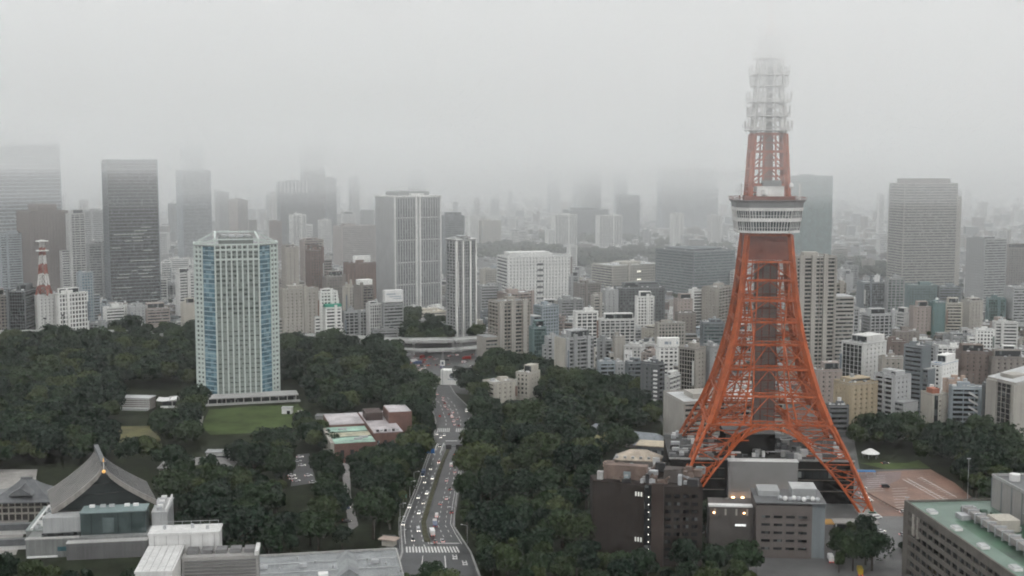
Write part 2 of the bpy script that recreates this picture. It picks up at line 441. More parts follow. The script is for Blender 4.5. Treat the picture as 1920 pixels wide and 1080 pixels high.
for t, y in ((.74,1040),(.86,1051)):                      # painted turning arrow and lettering block, worn
    for dt, dy, w_, h_ in ((0,0,.012,9),(.05,0,.012,9),(.025,3,.05,1.6),(.02,7,.07,1.4)):
        mk.quad(*[(p.x,p.y,.0214) for p in (across(y+dy,t+dt-w_/2), across(y+dy,t+dt+w_/2), across(y+dy+h_,t+dt+w_/2), across(y+dy+h_,t+dt-w_/2))])
kind(mk.build('road_markings', PAINT), 'structure')
for y, y2, n, a, b in ((1025,1036,17,.04,.88),(803,810,18,.05,.97)):   # zebra crossings, each bar a piece
    cr = bpy.data.objects.new('crosswalk', None); C.objects.link(cr); kind(cr, 'structure')
    for i in range(n):
        t = a + (b-a)*i/n
        if y < 900 and .40 < t < .56: continue
        MB().quad(*[(p.x,p.y,.022) for p in (across(y,t), across(y,t+(b-a)/n*.5), across(y2,t+(b-a)/n*.5), across(y2,t))]).build('bar', PAINT, cr)
# planted median
md = MB(); ys = [836,850,862,880,905,930,955,980,1000,1016]; tt = [.50,.49,.47,.45,.44,.43,.43,.42,.41,.41]
for (y0,t0),(y1,t1) in zip(zip(ys,tt), zip(ys[1:],tt[1:])):
    a, b, c, d = across(y0,t0-.045), across(y0,t0+.045), across(y1,t1+.045), across(y1,t1-.045)
    n = len(md.v); md.v += [(p.x,p.y,z) for z in (.02,.75) for p in (a,b,c,d)]
    for q in ((4,5,6,7),(0,1,5,4),(1,2,6,5),(2,3,7,6),(3,0,4,7)): md.f.append(tuple(n+i for i in q)); md.m.append(0)
tag(md.build('median_hedge', mat('median_leaf', (.06,.06,.03), rough=.9, var=.5, scale=.6)), 'low clipped hedge along the middle of the avenue', 'hedge')

# car park by the lattice tower
cp = poly([(1606,886),(1745,880),(1790,905),(1822,932),(1765,950),(1700,968),(1628,968),(1612,930)])
struct('car_park', MB().sheet(cp, .012), PLOT)
struct('car_park_lane', MB().sheet(poly([(1612,888),(1690,884),(1688,898),(1668,908),(1630,918),(1614,922)]), .016), PLOT_P)
pm = MB()
def line_px(a, b, wd=.22):
    p, q = G(*a), G(*b); d = (q-p).normalized(); n_ = Vector((-d.y, d.x, 0))*wd
    pm.quad((p-n_).to_tuple()[:2]+(.022,), (q-n_).to_tuple()[:2]+(.022,), (q+n_).to_tuple()[:2]+(.022,), (p+n_).to_tuple()[:2]+(.022,))
for i in range(9): line_px((1672+i*1.0, 916+i*5.2), (1702-i*1.0, 915+i*5.2))
for i in range(8): line_px((1625, 893+i*4), (1660, 892+i*4))
for k in (0, 9, 34): line_px((1692+k, 898-k*.1), (1760+k, 936-k*.1))
for i in range(12): line_px((1700+i*6, 903+i*3), (1711+i*6, 901.5+i*3)); line_px((1720+i*5.4, 897+i*3), (1732+i*5.4, 895.8+i*3))
kind(pm.build('bay_markings', PAINT), 'structure')

# elevated expressway
way = [(-140,648),(0,646),(170,645),(300,648),(520,650),(640,655),(760,662),(850,661),(930,655),(1000,648)]
ex = thing('elevated_expressway', 'grey concrete elevated expressway running behind the woods', 'expressway', (0,0,0))
pts = [G(a, b) for a, b in way]
for k, (p, q) in enumerate(zip(pts, pts[1:])):
    d = (q-p).normalized(); n_ = Vector((-d.y, d.x, 0)); m = MB(); e = MB()
    v = [p-n_*9, q-n_*9, q+n_*9, p+n_*9]
    m.prism([(a.x,a.y) for a in v], 10.5, 12.3)
    m.build('deck', CONC, ex)
    for s in (-1,1):
        v = [p+n_*s*9, q+n_*s*9, q+n_*s*8.6, p+n_*s*8.6]
        if s > 0: v.reverse()
        MB().prism([(a.x,a.y) for a in v], 12.32, 13.6).build('barrier', mat('barrier_wall',(.42,.43,.42),var=.2,streak=.3), ex)
    for i in range(int((q-p).length//38)+1):
        c = p + d*(i*38+8)
        if (c-p).length < (q-p).length: MB().box(-1.2,1.2,-1.4,1.4,0,10.48).build('pillar', CONC, ex, c)
ex2 = thing('elevated_ramp', 'second flyover ribbon crossing in front of the junction', 'flyover', (0,0,0))
pts = [G(a, b) for a, b in ((745,672),(800,674),(860,672),(925,664),(960,658))]
for p, q in zip(pts, pts[1:]):
    d = (q-p).normalized(); n_ = Vector((-d.y, d.x, 0)); v = [p-n_*5, q-n_*5, q+n_*5, p+n_*5]
    MB().prism([(a.x,a.y) for a in v], 7.4, 8.6).build('deck', CONC, ex2)
    for s in (-1,1):
        v = [p+n_*s*5, q+n_*s*5, q+n_*s*4.7, p+n_*s*4.7]
        MB().prism([(a.x,a.y) for a in (v if s<0 else v[::-1])], 8.62, 9.6).build('barrier', mat('barrier_wall',(.42,.43,.42)), ex2)
    MB().box(-.9,.9,-.9,.9,0,7.38).build('pillar', CONC, ex2, (p+q)/2)
# ------------------------------------------------------------------ the buildings one can pick out: name, label, left edge, corner, right edge, top row, foot row, turn, then looks
AT, AB, OT, OB, HS = 'apartment_tower', 'apartment_block', 'office_tower', 'office_block', 'house'
T = [
 # --- behind the wood on the left
 (AB, 'narrow grey-brown block at the far left edge beside the expressway', -30,0,17,556,640,0,dict(dep=25,wl='greybrown',g='dark')),
 (OB, 'dark grey office block beside the white blocks behind the left wood', 18,50,70,547,640,20,dict(front='curtain',side='ribbon',wl='darkgrey',g='black')),
 (AB, 'white slab with one column of small windows under the red-white mast', 68,72,108,556,636,-30,dict(front='small',wl='offwhite',n=1)),
 (OB, 'white four-bay block with dark square windows beside the mast building', 107,112,165,553,634,-25,dict(front='grid',wl='white',g='dark',fl=4.6)),
 (AB, 'slim pale blue-white tower block behind the mast building', 147,150,176,513,604,-20,dict(front='grid',wl='bluegrey',g='blue')),
 (OT, 'brown stepped office tower at the left behind the red-white mast', 38,62,130,398,560,-25,dict(front='small',wl='brown',g='mid',split=False,n=0)),
 (AT, 'white banded apartment tower squeezed between brown and dark towers', 128,134,163,402,556,-25,dict(front='balcony',wl='offwhite',g='dark',split=False)),
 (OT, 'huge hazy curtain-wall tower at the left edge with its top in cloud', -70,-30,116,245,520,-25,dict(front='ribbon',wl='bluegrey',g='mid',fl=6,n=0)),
 (OB, 'pale grey block with ribbon windows left of the dark glass tower', 150,160,206,397,520,-15,dict(front='ribbon',wl='lightgrey',g='mid')),
 (OB, 'dark grey block at the left foot of the dark glass tower', 165,170,207,458,566,-10,dict(front='ribbon',wl='grey',g='mid')),
 (OB, 'white tiered block at far left beneath the huge hazy tower', 0,5,42,440,560,-15,dict(front='ribbon',wl='bluegrey',g='mid')),
 (OT, 'black glass office tower with lit office strips on the left', 199,208,300,305,578,-12,dict(front='lines',side='curtain',wl='slate',g='black',fl=4.2,n=2,roof=ROOF_D,top=True,split=True)),
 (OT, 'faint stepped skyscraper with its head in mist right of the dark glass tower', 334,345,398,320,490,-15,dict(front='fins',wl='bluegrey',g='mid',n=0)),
 (OB, 'hazy grey slab tower right of the faint stepped skyscraper', 405,412,431,362,460,-20,dict(front='grid',wl='grey',g='mid')),
 (AB, 'pinkish slab apartment block rising behind the hotel tower', 431,447,466,376,470,-35,dict(front='balcony',side='blank',wl='pink',g='mid')),
 (AB, 'white banded block left of the hotel tower, half hidden', 331,338,366,514,600,-25,dict(front='ribbon',wl='offwhite',g='mid')),
 (AB, 'cream plain-walled block touching the left side of the hotel tower', 340,344,372,571,618,-10,dict(front='blank',wl='cream')),
 (HS, 'small white house block on the wood edge under the dark glass tower', 194,200,234,579,612,-15,dict(front='ribbon',wl='white',g='dark')),
 (HS, 'low grey house with a pink drum behind the left wood', 240,246,276,578,615,-10,dict(front='small',wl='lightgrey')),
 (HS, 'low brown terraced block at the foot of the dark glass tower', 270,276,318,581,615,-10,dict(front='ribbon',wl='pink',g='mid')),
 # --- hazy skyline in the middle
 (OT, 'dark banded tower with white fins along its crown', 521,527,578,342,478,-15,dict(front='fins',wl='slate',g='dark',n=0)),
 (OT, 'tall dark skyscraper fading into mist beside the white-finned tower', 565,572,612,262,470,-15,dict(front='curtain',wl='slate',g='dark',n=0)),
 (OB, 'narrow grey tower at the right shoulder of the tall dark skyscraper', 609,614,632,336,470,-15,dict(front='grid',wl='slate',g='mid')),
 (AT, 'thin white tower with a domed top left of the finned dark tower', 507,511,521,362,486,-20,dict(front='small',wl='offwhite')),
 (AB, 'red brick block under the thin white domed tower', 506,512,529,416,492,-20,dict(front='grid',wl='redbrown')),
 (AB, 'white apartment block in front of the finned dark tower', 543,550,575,404,482,-20,dict(front='balcony',wl='white',g='mid')),
 (AB, 'round-shouldered white block in front of the tall dark skyscraper', 597,603,622,414,486,-15,dict(front='grid',wl='offwhite')),
 (AB, 'wide white block on the ridge left of the white pilaster tower', 632,640,668,403,470,-20,dict(front='grid',wl='offwhite')),
 (OB, 'brown-grey mid-rise left of the white pilaster tower', 625,640,705,425,500,-25,dict(front='ribbon',wl='pink',g='mid')),
 (OB, 'hazy slab tower standing alone above the ridge', 655,660,675,332,440,-20,dict(front='grid',wl='grey',g='mid',n=0)),
 (OB, 'very faint twin-headed tower above the white pilaster tower', 765,772,800,320,420,-20,dict(front='grid',wl='grey',g='mid',n=0)),
 (OT, 'big white tower with dark vertical window strips and blank grey flank', 705,741,829,372,582,-30,dict(front='stripe',side='blank',wl='lightgrey',g='mid',fl=4.0,n=0,split=True,roof=ROOF_L)),
 (OB, 'grey banded office block peeping out right of the white pilaster tower', 829,834,871,406,520,-12,dict(front='ribbon',wl='slate',g='mid')),
 (AT, 'slim grey apartment tower with white corner ribs by the expressway', 838,856,893,452,642,-32,dict(front='fins',side='balcony',wl='lightgrey',g='mid',fl=3.2,split=True)),
 (AB, 'white stepped flats near the far wood behind the slim tower', 872,878,898,407,470,-15,dict(front='grid',wl='white')),
 (AB, 'cream low slab on the far ridge right of the slim tower', 896,903,940,415,470,-15,dict(front='grid',wl='cream')),
 # --- low-rise left of the slim tower
 (AB, 'broad beige block with slit windows behind the expressway', 525,532,599,545,650,-20,dict(front='small',wl='beige',g='dark')),
 (AB, 'white block with a slanted shoulder right of the broad beige block', 597,602,634,549,646,-20,dict(front='grid',wl='white',g='dark')),
 (OB, 'white low block with a bright green roof box by the expressway', 605,612,641,579,648,-18,dict(front='ribbon',wl='white',g='dark')),
 (OB, 'grey shop block with wide dark openings by the expressway', 640,646,691,587,646,-18,dict(front='frame',wl='grey',g='dark')),
 (AB, 'pale slender office between shop block and billboard building', 687,693,716,572,646,-20,dict(front='fins',wl='offwhite',g='mid')),
 (OB, 'grey ribbon-window office carrying a white rooftop billboard', 712,720,757,573,646,-20,dict(front='ribbon',wl='grey',g='dark',n=1)),
 (OB, 'low banded podium left of the billboard office by the expressway', 694,700,746,620,648,-8,dict(front='ribbon',wl='grey',g='dark')),
 (AB, 'tan block with pinnacled roof left of the grey-brown white-capped block', 643,648,667,540,606,-20,dict(front='grid',wl='cream',g='dark')),
 (AB, 'grey-brown flats with a big white roof box', 664,676,701,537,612,-25,dict(front='balcony',wl='greybrown',g='dark')),
 (OB, 'dark red-brown block with white roof cylinder left of pilaster tower', 645,652,706,495,590,-18,dict(front='small',wl='redbrown',g='dark')),
 (AB, 'grey flats with tiny windows behind the broad beige block', 530,538,562,465,600,-22,dict(front='small',wl='sand')),
 (AB, 'pale pink slab flats behind the white slanted-shoulder block', 564,572,608,452,580,-22,dict(front='ribbon',wl='pink',g='mid')),
 (AB, 'red-brown mid-rise behind the slanted-shoulder block', 575,584,608,470,590,-22,dict(front='grid',wl='redbrown')),
 (AB, 'grey mid-rise with blue corner strip behind red-brown mid-rise', 606,613,648,520,600,-22,dict(front='grid',wl='greybrown',g='mid')),
 (OB, 'low beige flat-roofed hall with roof courts right of the billboard office', 757,775,838,588,612,-20,dict(front='ribbon',wl='cream',n=7,roof=mat('roof_beige',(.52,.47,.36),rough=.6,var=.15))),
 # --- centre
 (AT, 'grey-beige apartment tower with stacked balconies at the wood edge', 917,936,993,568,692,-25,dict(front='balcony',side='balcony',wl='sand',g='dark',split=True)),
 (AB, 'pink-brown banded flats just behind the wood-edge apartment tower', 932,950,1001,552,640,-25,dict(front='balcony',wl='pink',g='mid')),
 (AB, 'cream three-storey block left of the white hospital block', 899,905,932,507,545,-15,dict(front='grid',wl='cream',g='mid')),
 (OB, 'dark flat-roofed block below the cream three-storey block', 895,902,940,538,590,-15,dict(front='ribbon',wl='grey',g='dark')),
 ('hospital_block', 'large white hospital-like block with a dark central window column', 931,951,1075,484,572,-18,dict(front='small',side='ribbon',wl='white',g='mid',fl=4.2,split=True)),
 (OB, 'tan stone office with rows of square windows on a dark base', 1108,1148,1243,500,545,-35,dict(front='grid',side='ribbon',wl='cream',g='dark',fl=4.0,split=True)),
 (OB, 'dark many-windowed block beneath the tan stone office', 1150,1156,1246,541,605,-12,dict(front='grid',wl='darkgrey',g='dark')),
 (OB, 'wide dark green-grey office with horizontal bands behind the tower', 1226,1300,1378,474,560,-40,dict(front='ribbon',side='ribbon',wl='slate',g='green',split=True,fl=3.8)),
 (AT, 'white twin apartment tower, left one, on the far ridge', 1033,1041,1082,404,464,-20,dict(front='balcony',wl='white',g='mid')),
 (AT, 'white twin apartment tower, right one, on the far ridge', 1116,1124,1166,405,466,-20,dict(front='balcony',wl='white',g='mid')),
 (OB, 'dark slab between the white twin apartment towers', 1055,1066,1141,395,452,-15,dict(front='ribbon',wl='slate',g='mid')),
 (OB, 'hazy grey tower block right of the white twin apartment towers', 1155,1163,1199,367,452,-15,dict(front='grid',wl='slate',g='mid',n=0)),
 (OT, 'faint thin tower in the misty middle skyline', 1074,1080,1099,282,412,-20,dict(front='grid',wl='bluegrey',g='mid',n=0)),
 (OT, 'dark-capped tower just right of the faint thin tower', 1095,1101,1127,319,425,-20,dict(front='grid',wl='slate',g='mid',n=0)),
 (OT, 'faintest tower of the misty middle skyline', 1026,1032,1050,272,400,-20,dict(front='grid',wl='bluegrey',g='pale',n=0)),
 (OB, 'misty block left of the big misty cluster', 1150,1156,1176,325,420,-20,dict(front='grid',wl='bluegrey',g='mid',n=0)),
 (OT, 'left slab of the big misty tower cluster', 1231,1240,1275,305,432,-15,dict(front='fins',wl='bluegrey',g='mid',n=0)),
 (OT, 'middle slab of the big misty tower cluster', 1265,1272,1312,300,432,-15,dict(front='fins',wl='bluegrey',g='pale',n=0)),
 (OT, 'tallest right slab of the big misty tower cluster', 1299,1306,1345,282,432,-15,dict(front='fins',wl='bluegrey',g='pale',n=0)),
 (AB, 'white twin-stair flats in front of the misty cluster', 1255,1262,1281,402,470,-15,dict(front='grid',wl='white')),
 (AB, 'pale flats below the misty cluster beside the lattice tower', 1326,1333,1352,406,470,-15,dict(front='grid',wl='offwhite')),
 (OB, 'green-grey glass block behind the wood-edge apartment tower', 992,1000,1024,616,700,-20,dict(front='curtain',wl='teal',g='green')),
 (AB, 'small white-balconied block right of the green-grey glass block', 1021,1026,1044,634,704,-20,dict(front='balcony',wl='lightgrey',g='dark')),
 (AB, 'cream-flanked apartment block with a wall of balconies at the wood', 1040,1061,1113,637,734,-32,dict(front='balcony',side='small',wl='grey',g='dark',split=True)),
 (AB, 'blue-white block with dark loggias at the wood edge', 1120,1124,1153,681,742,-12,dict(front='balcony',wl='bluegrey',g='dark')),
 (AB, 'pale narrow stair block joined to the blue-white loggia block', 1152,1155,1171,682,742,-12,dict(front='grid',wl='lightgrey',g='mid')),
 (AB, 'grey balconied flats behind the blue-white loggia block', 1119,1123,1148,639,700,-15,dict(front='balcony',wl='grey',g='dark')),
 (AB, 'tan blank-sided slab behind the pale narrow stair block', 1148,1152,1171,633,705,-15,dict(front='blank',side='small',wl='beige')),
 (AB, 'grey loggia block with dark windows right of the blue-white block', 1172,1176,1203,681,745,-15,dict(front='balcony',wl='slate',g='dark')),
 (AB, 'dark brown block with white balconies up its right corner', 1202,1232,1243,684,785,35,dict(front='small',side='balcony',wl='darkgrey',g='black')),
 (AB, 'white apartment block carrying an emblem panel on its roof', 1229,1234,1272,652,742,-12,dict(front='grid',wl='white',g='dark')),
 (AB, 'slender white stair tower in front of the emblem apartment block', 1242,1252,1273,708,770,25,dict(front='small',side='balcony',wl='offwhite',g='dark')),
 (AB, 'dark glass flats with a tan end wall beside the lattice tower leg', 1271,1303,1322,656,758,35,dict(front='curtain',side='small',wl='sand',g='black')),
 (AB, 'plain grey slab half behind the lattice tower leg', 1317,1330,1350,652,756,-20,dict(front='small',wl='grey',g='dark')),
 (OB, 'long beige hall with a blank end wall behind the lattice tower feet', 1241,1281,1470,757,848,-20,dict(front='ribbon',side='blank',wl='beige',g='dark',n=8,roof=ROOF_L)),
 (OB, 'dark teal glass office with plain grey flank left of white terraced office', 1000,1016,1048,576,650,-35,dict(front='grid',side='curtain',wl='bluegrey',g='green')),
 (OB, 'white terraced office with deep square loggias', 1074,1080,1121,587,660,-15,dict(front='frame',wl='white',g='mid')),
 (OB, 'long white office with a bright roof edge in the middle quarter', 1119,1124,1191,601,655,-12,dict(front='frame',wl='offwhite',g='mid',roof=ROOF_L)),
 (AB, 'beige twin-bay flats right of the long white office', 1227,1233,1284,608,662,-15,dict(front='grid',wl='beige',g='dark')),
 (AB, 'brown flats below the pinkish flats near the tower leg', 1265,1271,1304,589,655,-15,dict(front='small',wl='greybrown',g='dark')),
 (AB, 'pinkish flats rising behind the brown flats near the tower leg', 1262,1270,1298,563,630,-20,dict(front='small',wl='pink',g='dark')),
 (AB, 'thin white flats between pinkish flats and grey tan slab', 1290,1296,1318,546,620,-20,dict(front='ribbon',wl='white',g='dark')),
 (AB, 'grey tan slab with a balcony wing just left of the tower', 1316,1345,1370,541,625,30,dict(front='small',side='balcony',wl='sand',g='dark')),
 (OB, 'dark banded office in front of the grey tan slab', 1312,1318,1357,607,672,-10,dict(front='ribbon',wl='slate',g='green')),
 (AB, 'white flats with a round rooftop tank in the middle quarter', 1190,1194,1226,558,622,-12,dict(front='grid',wl='white',g='mid',tank=True)),
 (AB, 'grey stepped flats in front of the dark many-windowed block', 1126,1134,1159,546,612,-20,dict(front='small',wl='lightgrey')),
 (AB, 'tan narrow flats left of the grey stepped flats', 1108,1113,1128,556,614,-20,dict(front='ribbon',wl='beige',g='dark')),
 (OB, 'dark brown hall with a white wet roof right of the hospital block', 1075,1086,1127,532,585,-25,dict(front='grid',wl='greybrown',g='dark',roof=ROOF_L)),
 (OB, 'grey low hall with domed roofs below the hospital block', 1046,1052,1093,563,600,-12,dict(front='ribbon',wl='grey',g='mid')),
 (OB, 'small white five-storey block with bands by the far wood', 1062,1066,1082,462,512,-15,dict(front='ribbon',wl='white',g='dark')),
 # --- right of the lattice tower
 (OT, 'teal glass tower standing just right of the observation deck', 1478,1490,1556,331,500,-12,dict(front='glass',side='glass',wl='teal',g='teal',fl=4.2,n=0,split=True,roof=mat('roof_teal',(.12,.18,.18)))),
 (AT, 'beige apartment tower with many balconies right behind the tower', 1470,1488,1560,483,716,-20,dict(front='balcony',side='balcony',wl='beige',g='dark',split=True)),
 (AB, 'beige lower wing stepped against the beige apartment tower', 1556,1560,1582,533,690,-15,dict(front='balcony',wl='sand',g='dark')),
 (AT, 'tall tan tower ringed with floor lines on the right', 1662,1690,1786,345,545,-28,dict(front='ribbon',side='ribbon',wl='beige',g='mid',fl=3.9,n=0,split=True)),
 (AT, 'blue-grey apartment tower with a striped right half', 1809,1842,1881,450,578,-40,dict(front='ribbon',side='small',wl='lightgrey',g='mid',split=True)),
 (AB, 'white narrow block left of the blue-grey apartment tower', 1779,1784,1795,452,520,-20,dict(front='small',wl='white')),
 (OB, 'dark glass office carrying a small white roof sign', 1605,1618,1658,531,590,-20,dict(front='curtain',wl='slate',g='dark')),
 (OB, 'grey-framed glass office right of the roof-sign office', 1657,1662,1693,524,592,-15,dict(front='frame',wl='grey',g='green')),
 (OB, 'hazy green glass block below the tall tan tower', 1694,1702,1753,536,585,-15,dict(front='grid',wl='teal',g='green')),
 (OB, 'dark low office right below the tall tan tower', 1755,1760,1798,539,585,-15,dict(front='ribbon',wl='slate',g='dark')),
 (AB, 'grey-white flats with pale corner piers right of the beige tower', 1557,1562,1608,579,655,-12,dict(front='frame',wl='lightgrey',g='mid')),
 (AB, 'white gridded flats with a dark left bay', 1614,1630,1673,592,648,-30,dict(front='frame',side='curtain',wl='lightgrey',g='dark')),
 (AB, 'orange-brown block right of the white gridded flats', 1704,1712,1743,577,632,-20,dict(front='small',wl='pink',g='dark')),
 (OB, 'grey-teal block beside the orange-brown block', 1741,1746,1769,569,632,-15,dict(front='blank',wl='teal')),
 (AB, 'bright cream stepped flats in the right quarter', 1767,1772,1801,570,628,-15,dict(front='ribbon',wl='cream',g='dark')),
 (AB, 'tan-cornered grey flats next to the bright cream stepped flats', 1800,1816,1840,566,625,-35,dict(front='small',side='blank',wl='beige')),
 (OB, 'teal-grey flat block below the blue-grey apartment tower', 1847,1851,1882,561,610,-10,dict(front='curtain',wl='teal',g='green')),
 (OB, 'grey white-framed office at the right edge', 1880,1898,1960,541,612,-30,dict(front='ribbon',wl='lightgrey',g='mid')),
 (OB, 'brownish slab high at the right edge below the mist', 1882,1888,1960,466,545,-10,dict(front='grid',wl='greybrown')),
 (OT, 'dark vertical-striped office with a white window-dotted flank', 1576,1615,1658,647,752,38,dict(front='glass',side='small',wl='offwhite',g='black',split=True)),
 (AB, 'ragged beige flats behind the grey balcony block at right', 1645,1650,1692,672,760,-15,dict(front='small',wl='sand',g='dark')),
 (OT, 'dark glass block with a pale right flank among the right-hand flats', 1692,1725,1741,652,788,30,dict(front='ribbon',side='blank',wl='slate',g='black')),
 (AB, 'white flats with a blue roof patch among the right-hand flats', 1740,1762,1792,685,775,25,dict(front='grid',side='small',wl='white',g='dark',roof=mat('roof_blue',(.10,.2,.34)))),
 (OB, 'dark brown flat-roofed hall at the right behind the cream blocks', 1790,1800,1856,662,730,-15,dict(front='small',wl='brown',g='dark',roof=ROOF_D)),
 (OB, 'dark low block at the right edge behind the cream blocks', 1850,1858,1935,672,735,-15,dict(front='small',wl='greybrown',g='black',roof=ROOF_D)),
 (AB, 'white stair-stepped flats near the right edge', 1859,1864,1904,606,655,-12,dict(front='ribbon',wl='offwhite',g='dark')),
 (AB, 'white bay-windowed flats left of the stair-stepped flats', 1824,1829,1861,620,668,-12,dict(front='grid',wl='white',g='dark')),
 (AB, 'grey flat-roofed flats below the orange-brown block', 1672,1678,1720,622,672,-15,dict(front='small',wl='greybrown',g='dark')),
 (AB, 'brown flats left of the dark glass block', 1657,1662,1694,640,715,-12,dict(front='small',wl='brown',g='dark')),
 (AB, 'yellow-tan apartment block with dark window columns right of the tower', 1561,1590,1642,722,818,-38,dict(front='small',side='small',wl='tan',g='dark',split=True)),
 (OB, 'low dark glass shop below the yellow-tan apartment block', 1546,1552,1589,763,820,-15,dict(front='ribbon',wl='darkgrey',g='black')),
 (AB, 'pink-grey low block between tower leg and yellow-tan block', 1520,1530,1576,697,775,-20,dict(front='small',wl='pink',g='dark')),
 (AB, 'tall balcony block with a white end wall right of yellow-tan block', 1639,1673,1703,708,818,40,dict(front='balcony',side='small',wl='lightgrey',g='black',split=True)),
 (HS, 'small cream house block below the dark glass block', 1696,1700,1718,777,818,-15,dict(front='small',wl='cream',g='dark')),
 (AB, 'cream apartment block with a dark stair slot and red roof box', 1725,1746,1773,742,824,-35,dict(front='small',side='blank',wl='cream',g='dark',split=True)),
 (AB, 'peach long slab behind the cream block with the red roof box', 1765,1775,1802,715,806,-30,dict(front='small',side='small',wl='peach',g='dark')),
 (AB, 'pale blue-white block with slanting white stair balconies', 1776,1781,1842,728,828,-12,dict(front='balcony',wl='bluegrey',g='black',split=True)),
 (OB, 'dark narrow glass block between pale stair block and big cream block', 1838,1841,1856,722,836,-12,dict(front='curtain',wl='darkgrey',g='black')),
 (OB, 'big cream block with a dark glass strip at the right edge', 1848,1899,1995,722,868,-42,dict(front='blank',side='glass',wl='beige',g='black',split=True)),
 (HS, 'cream low house among the trees above the avenue', 905,926,968,720,762,-35,dict(front='small',side='ribbon',wl='cream',g='dark')),
 (AB, 'cream stair-towered house right of the cream low house', 967,992,1013,702,752,30,dict(front='grid',side='small',wl='cream',g='dark')),
]
B = {}
for nm, lb, xl, xc, xr, yt, yb, a, kw in T:
    B[lb] = building(nm, lb, xl, xc, xr, yt, yb, a, **kw)
# ------------------------------------------------------------------ the orange lattice tower
ORANGE = mat('orange_steel', (.385,.090,.029), rough=.55, var=.34, scale=.22, streak=.35, spec=.15)
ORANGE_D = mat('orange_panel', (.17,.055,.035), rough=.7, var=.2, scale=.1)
WSTEEL = mat('white_steel', (.68,.67,.65), rough=.5, var=.12, scale=.2)
SHAFT = mat('shaft_cladding', (.17,.145,.135), rough=.6, var=.15, scale=.1)
TY = 690.0
TX = at(1437, 410, TY).x
tw = thing('lattice_tower', 'tall orange and white steel lattice tower with a two-storey observation deck', 'tower', (TX, TY, 0), R(-4.0))
PROF = [(0,51.5),(16,45.2),(29,39.5),(42.6,33),(59.6,26.4),(77,21.8),(93,18.2),(110,15.8),(127,14.1),(144,12.6),(160,10.4),(198,8.3),(232,6.1),(250,5.0),(254,4.4),(333,.6)]
def hw(z):
    for (a,b),(c,d) in zip(PROF, PROF[1:]):
        if z <= c: return b + (d-b)*(z-a)/(c-a)
    return .6
def lt(z):     # width of one lattice leg
    return 6.6 + 11.0*(min(z,42.6)/30)**1.3
LZ = [0,6,12,18,24,30,36,42.6]
# four splayed legs below the first big girder: four chords each, laced
for sx in (-1,1):
    for sy in (-1,1):
        leg = MB()
        def ch(z, i, j): return Vector((sx*(hw(z)-i*lt(z)), sy*(hw(z)-j*lt(z)), z))
        for a, b in zip(LZ, LZ[1:]):
            for i in (0,1):
                for j in (0,1): leg.bar(ch(a,i,j), ch(b,i,j), 1.3 if (i,j)==(0,0) else .9)
        lo = leg.build('leg', ORANGE, tw)
        for n_, (a, b) in enumerate(zip(LZ, LZ[1:])):
            lc = MB()
            for (i,j),(k,l) in (((0,0),(1,0)),((1,0),(1,1)),((1,1),(0,1)),((0,1),(0,0))):
                p, q = ((i,j),(k,l)) if n_%2 else ((k,l),(i,j))
                lc.bar(ch(a,*p), ch(b,*q), .45); lc.bar(ch(b,i,j), ch(b,k,l), .45)
            lc.build('lacing', ORANGE, lo)
        p = ch(0,.5,.5); MB().box(-5,5,-5,5,0,1.2).build('footing', CONC, tw, (p.x,p.y,.01))
def face_pt(k, u, z, inset=0.0):
    h = hw(z) - inset
    return [Vector((u,-h,z)), Vector((h,u,z)), Vector((-u,h,z)), Vector((-h,-u,z))][k]
LEV = [42.6,57,71,84,96,107.5,118.5,128.5,143]
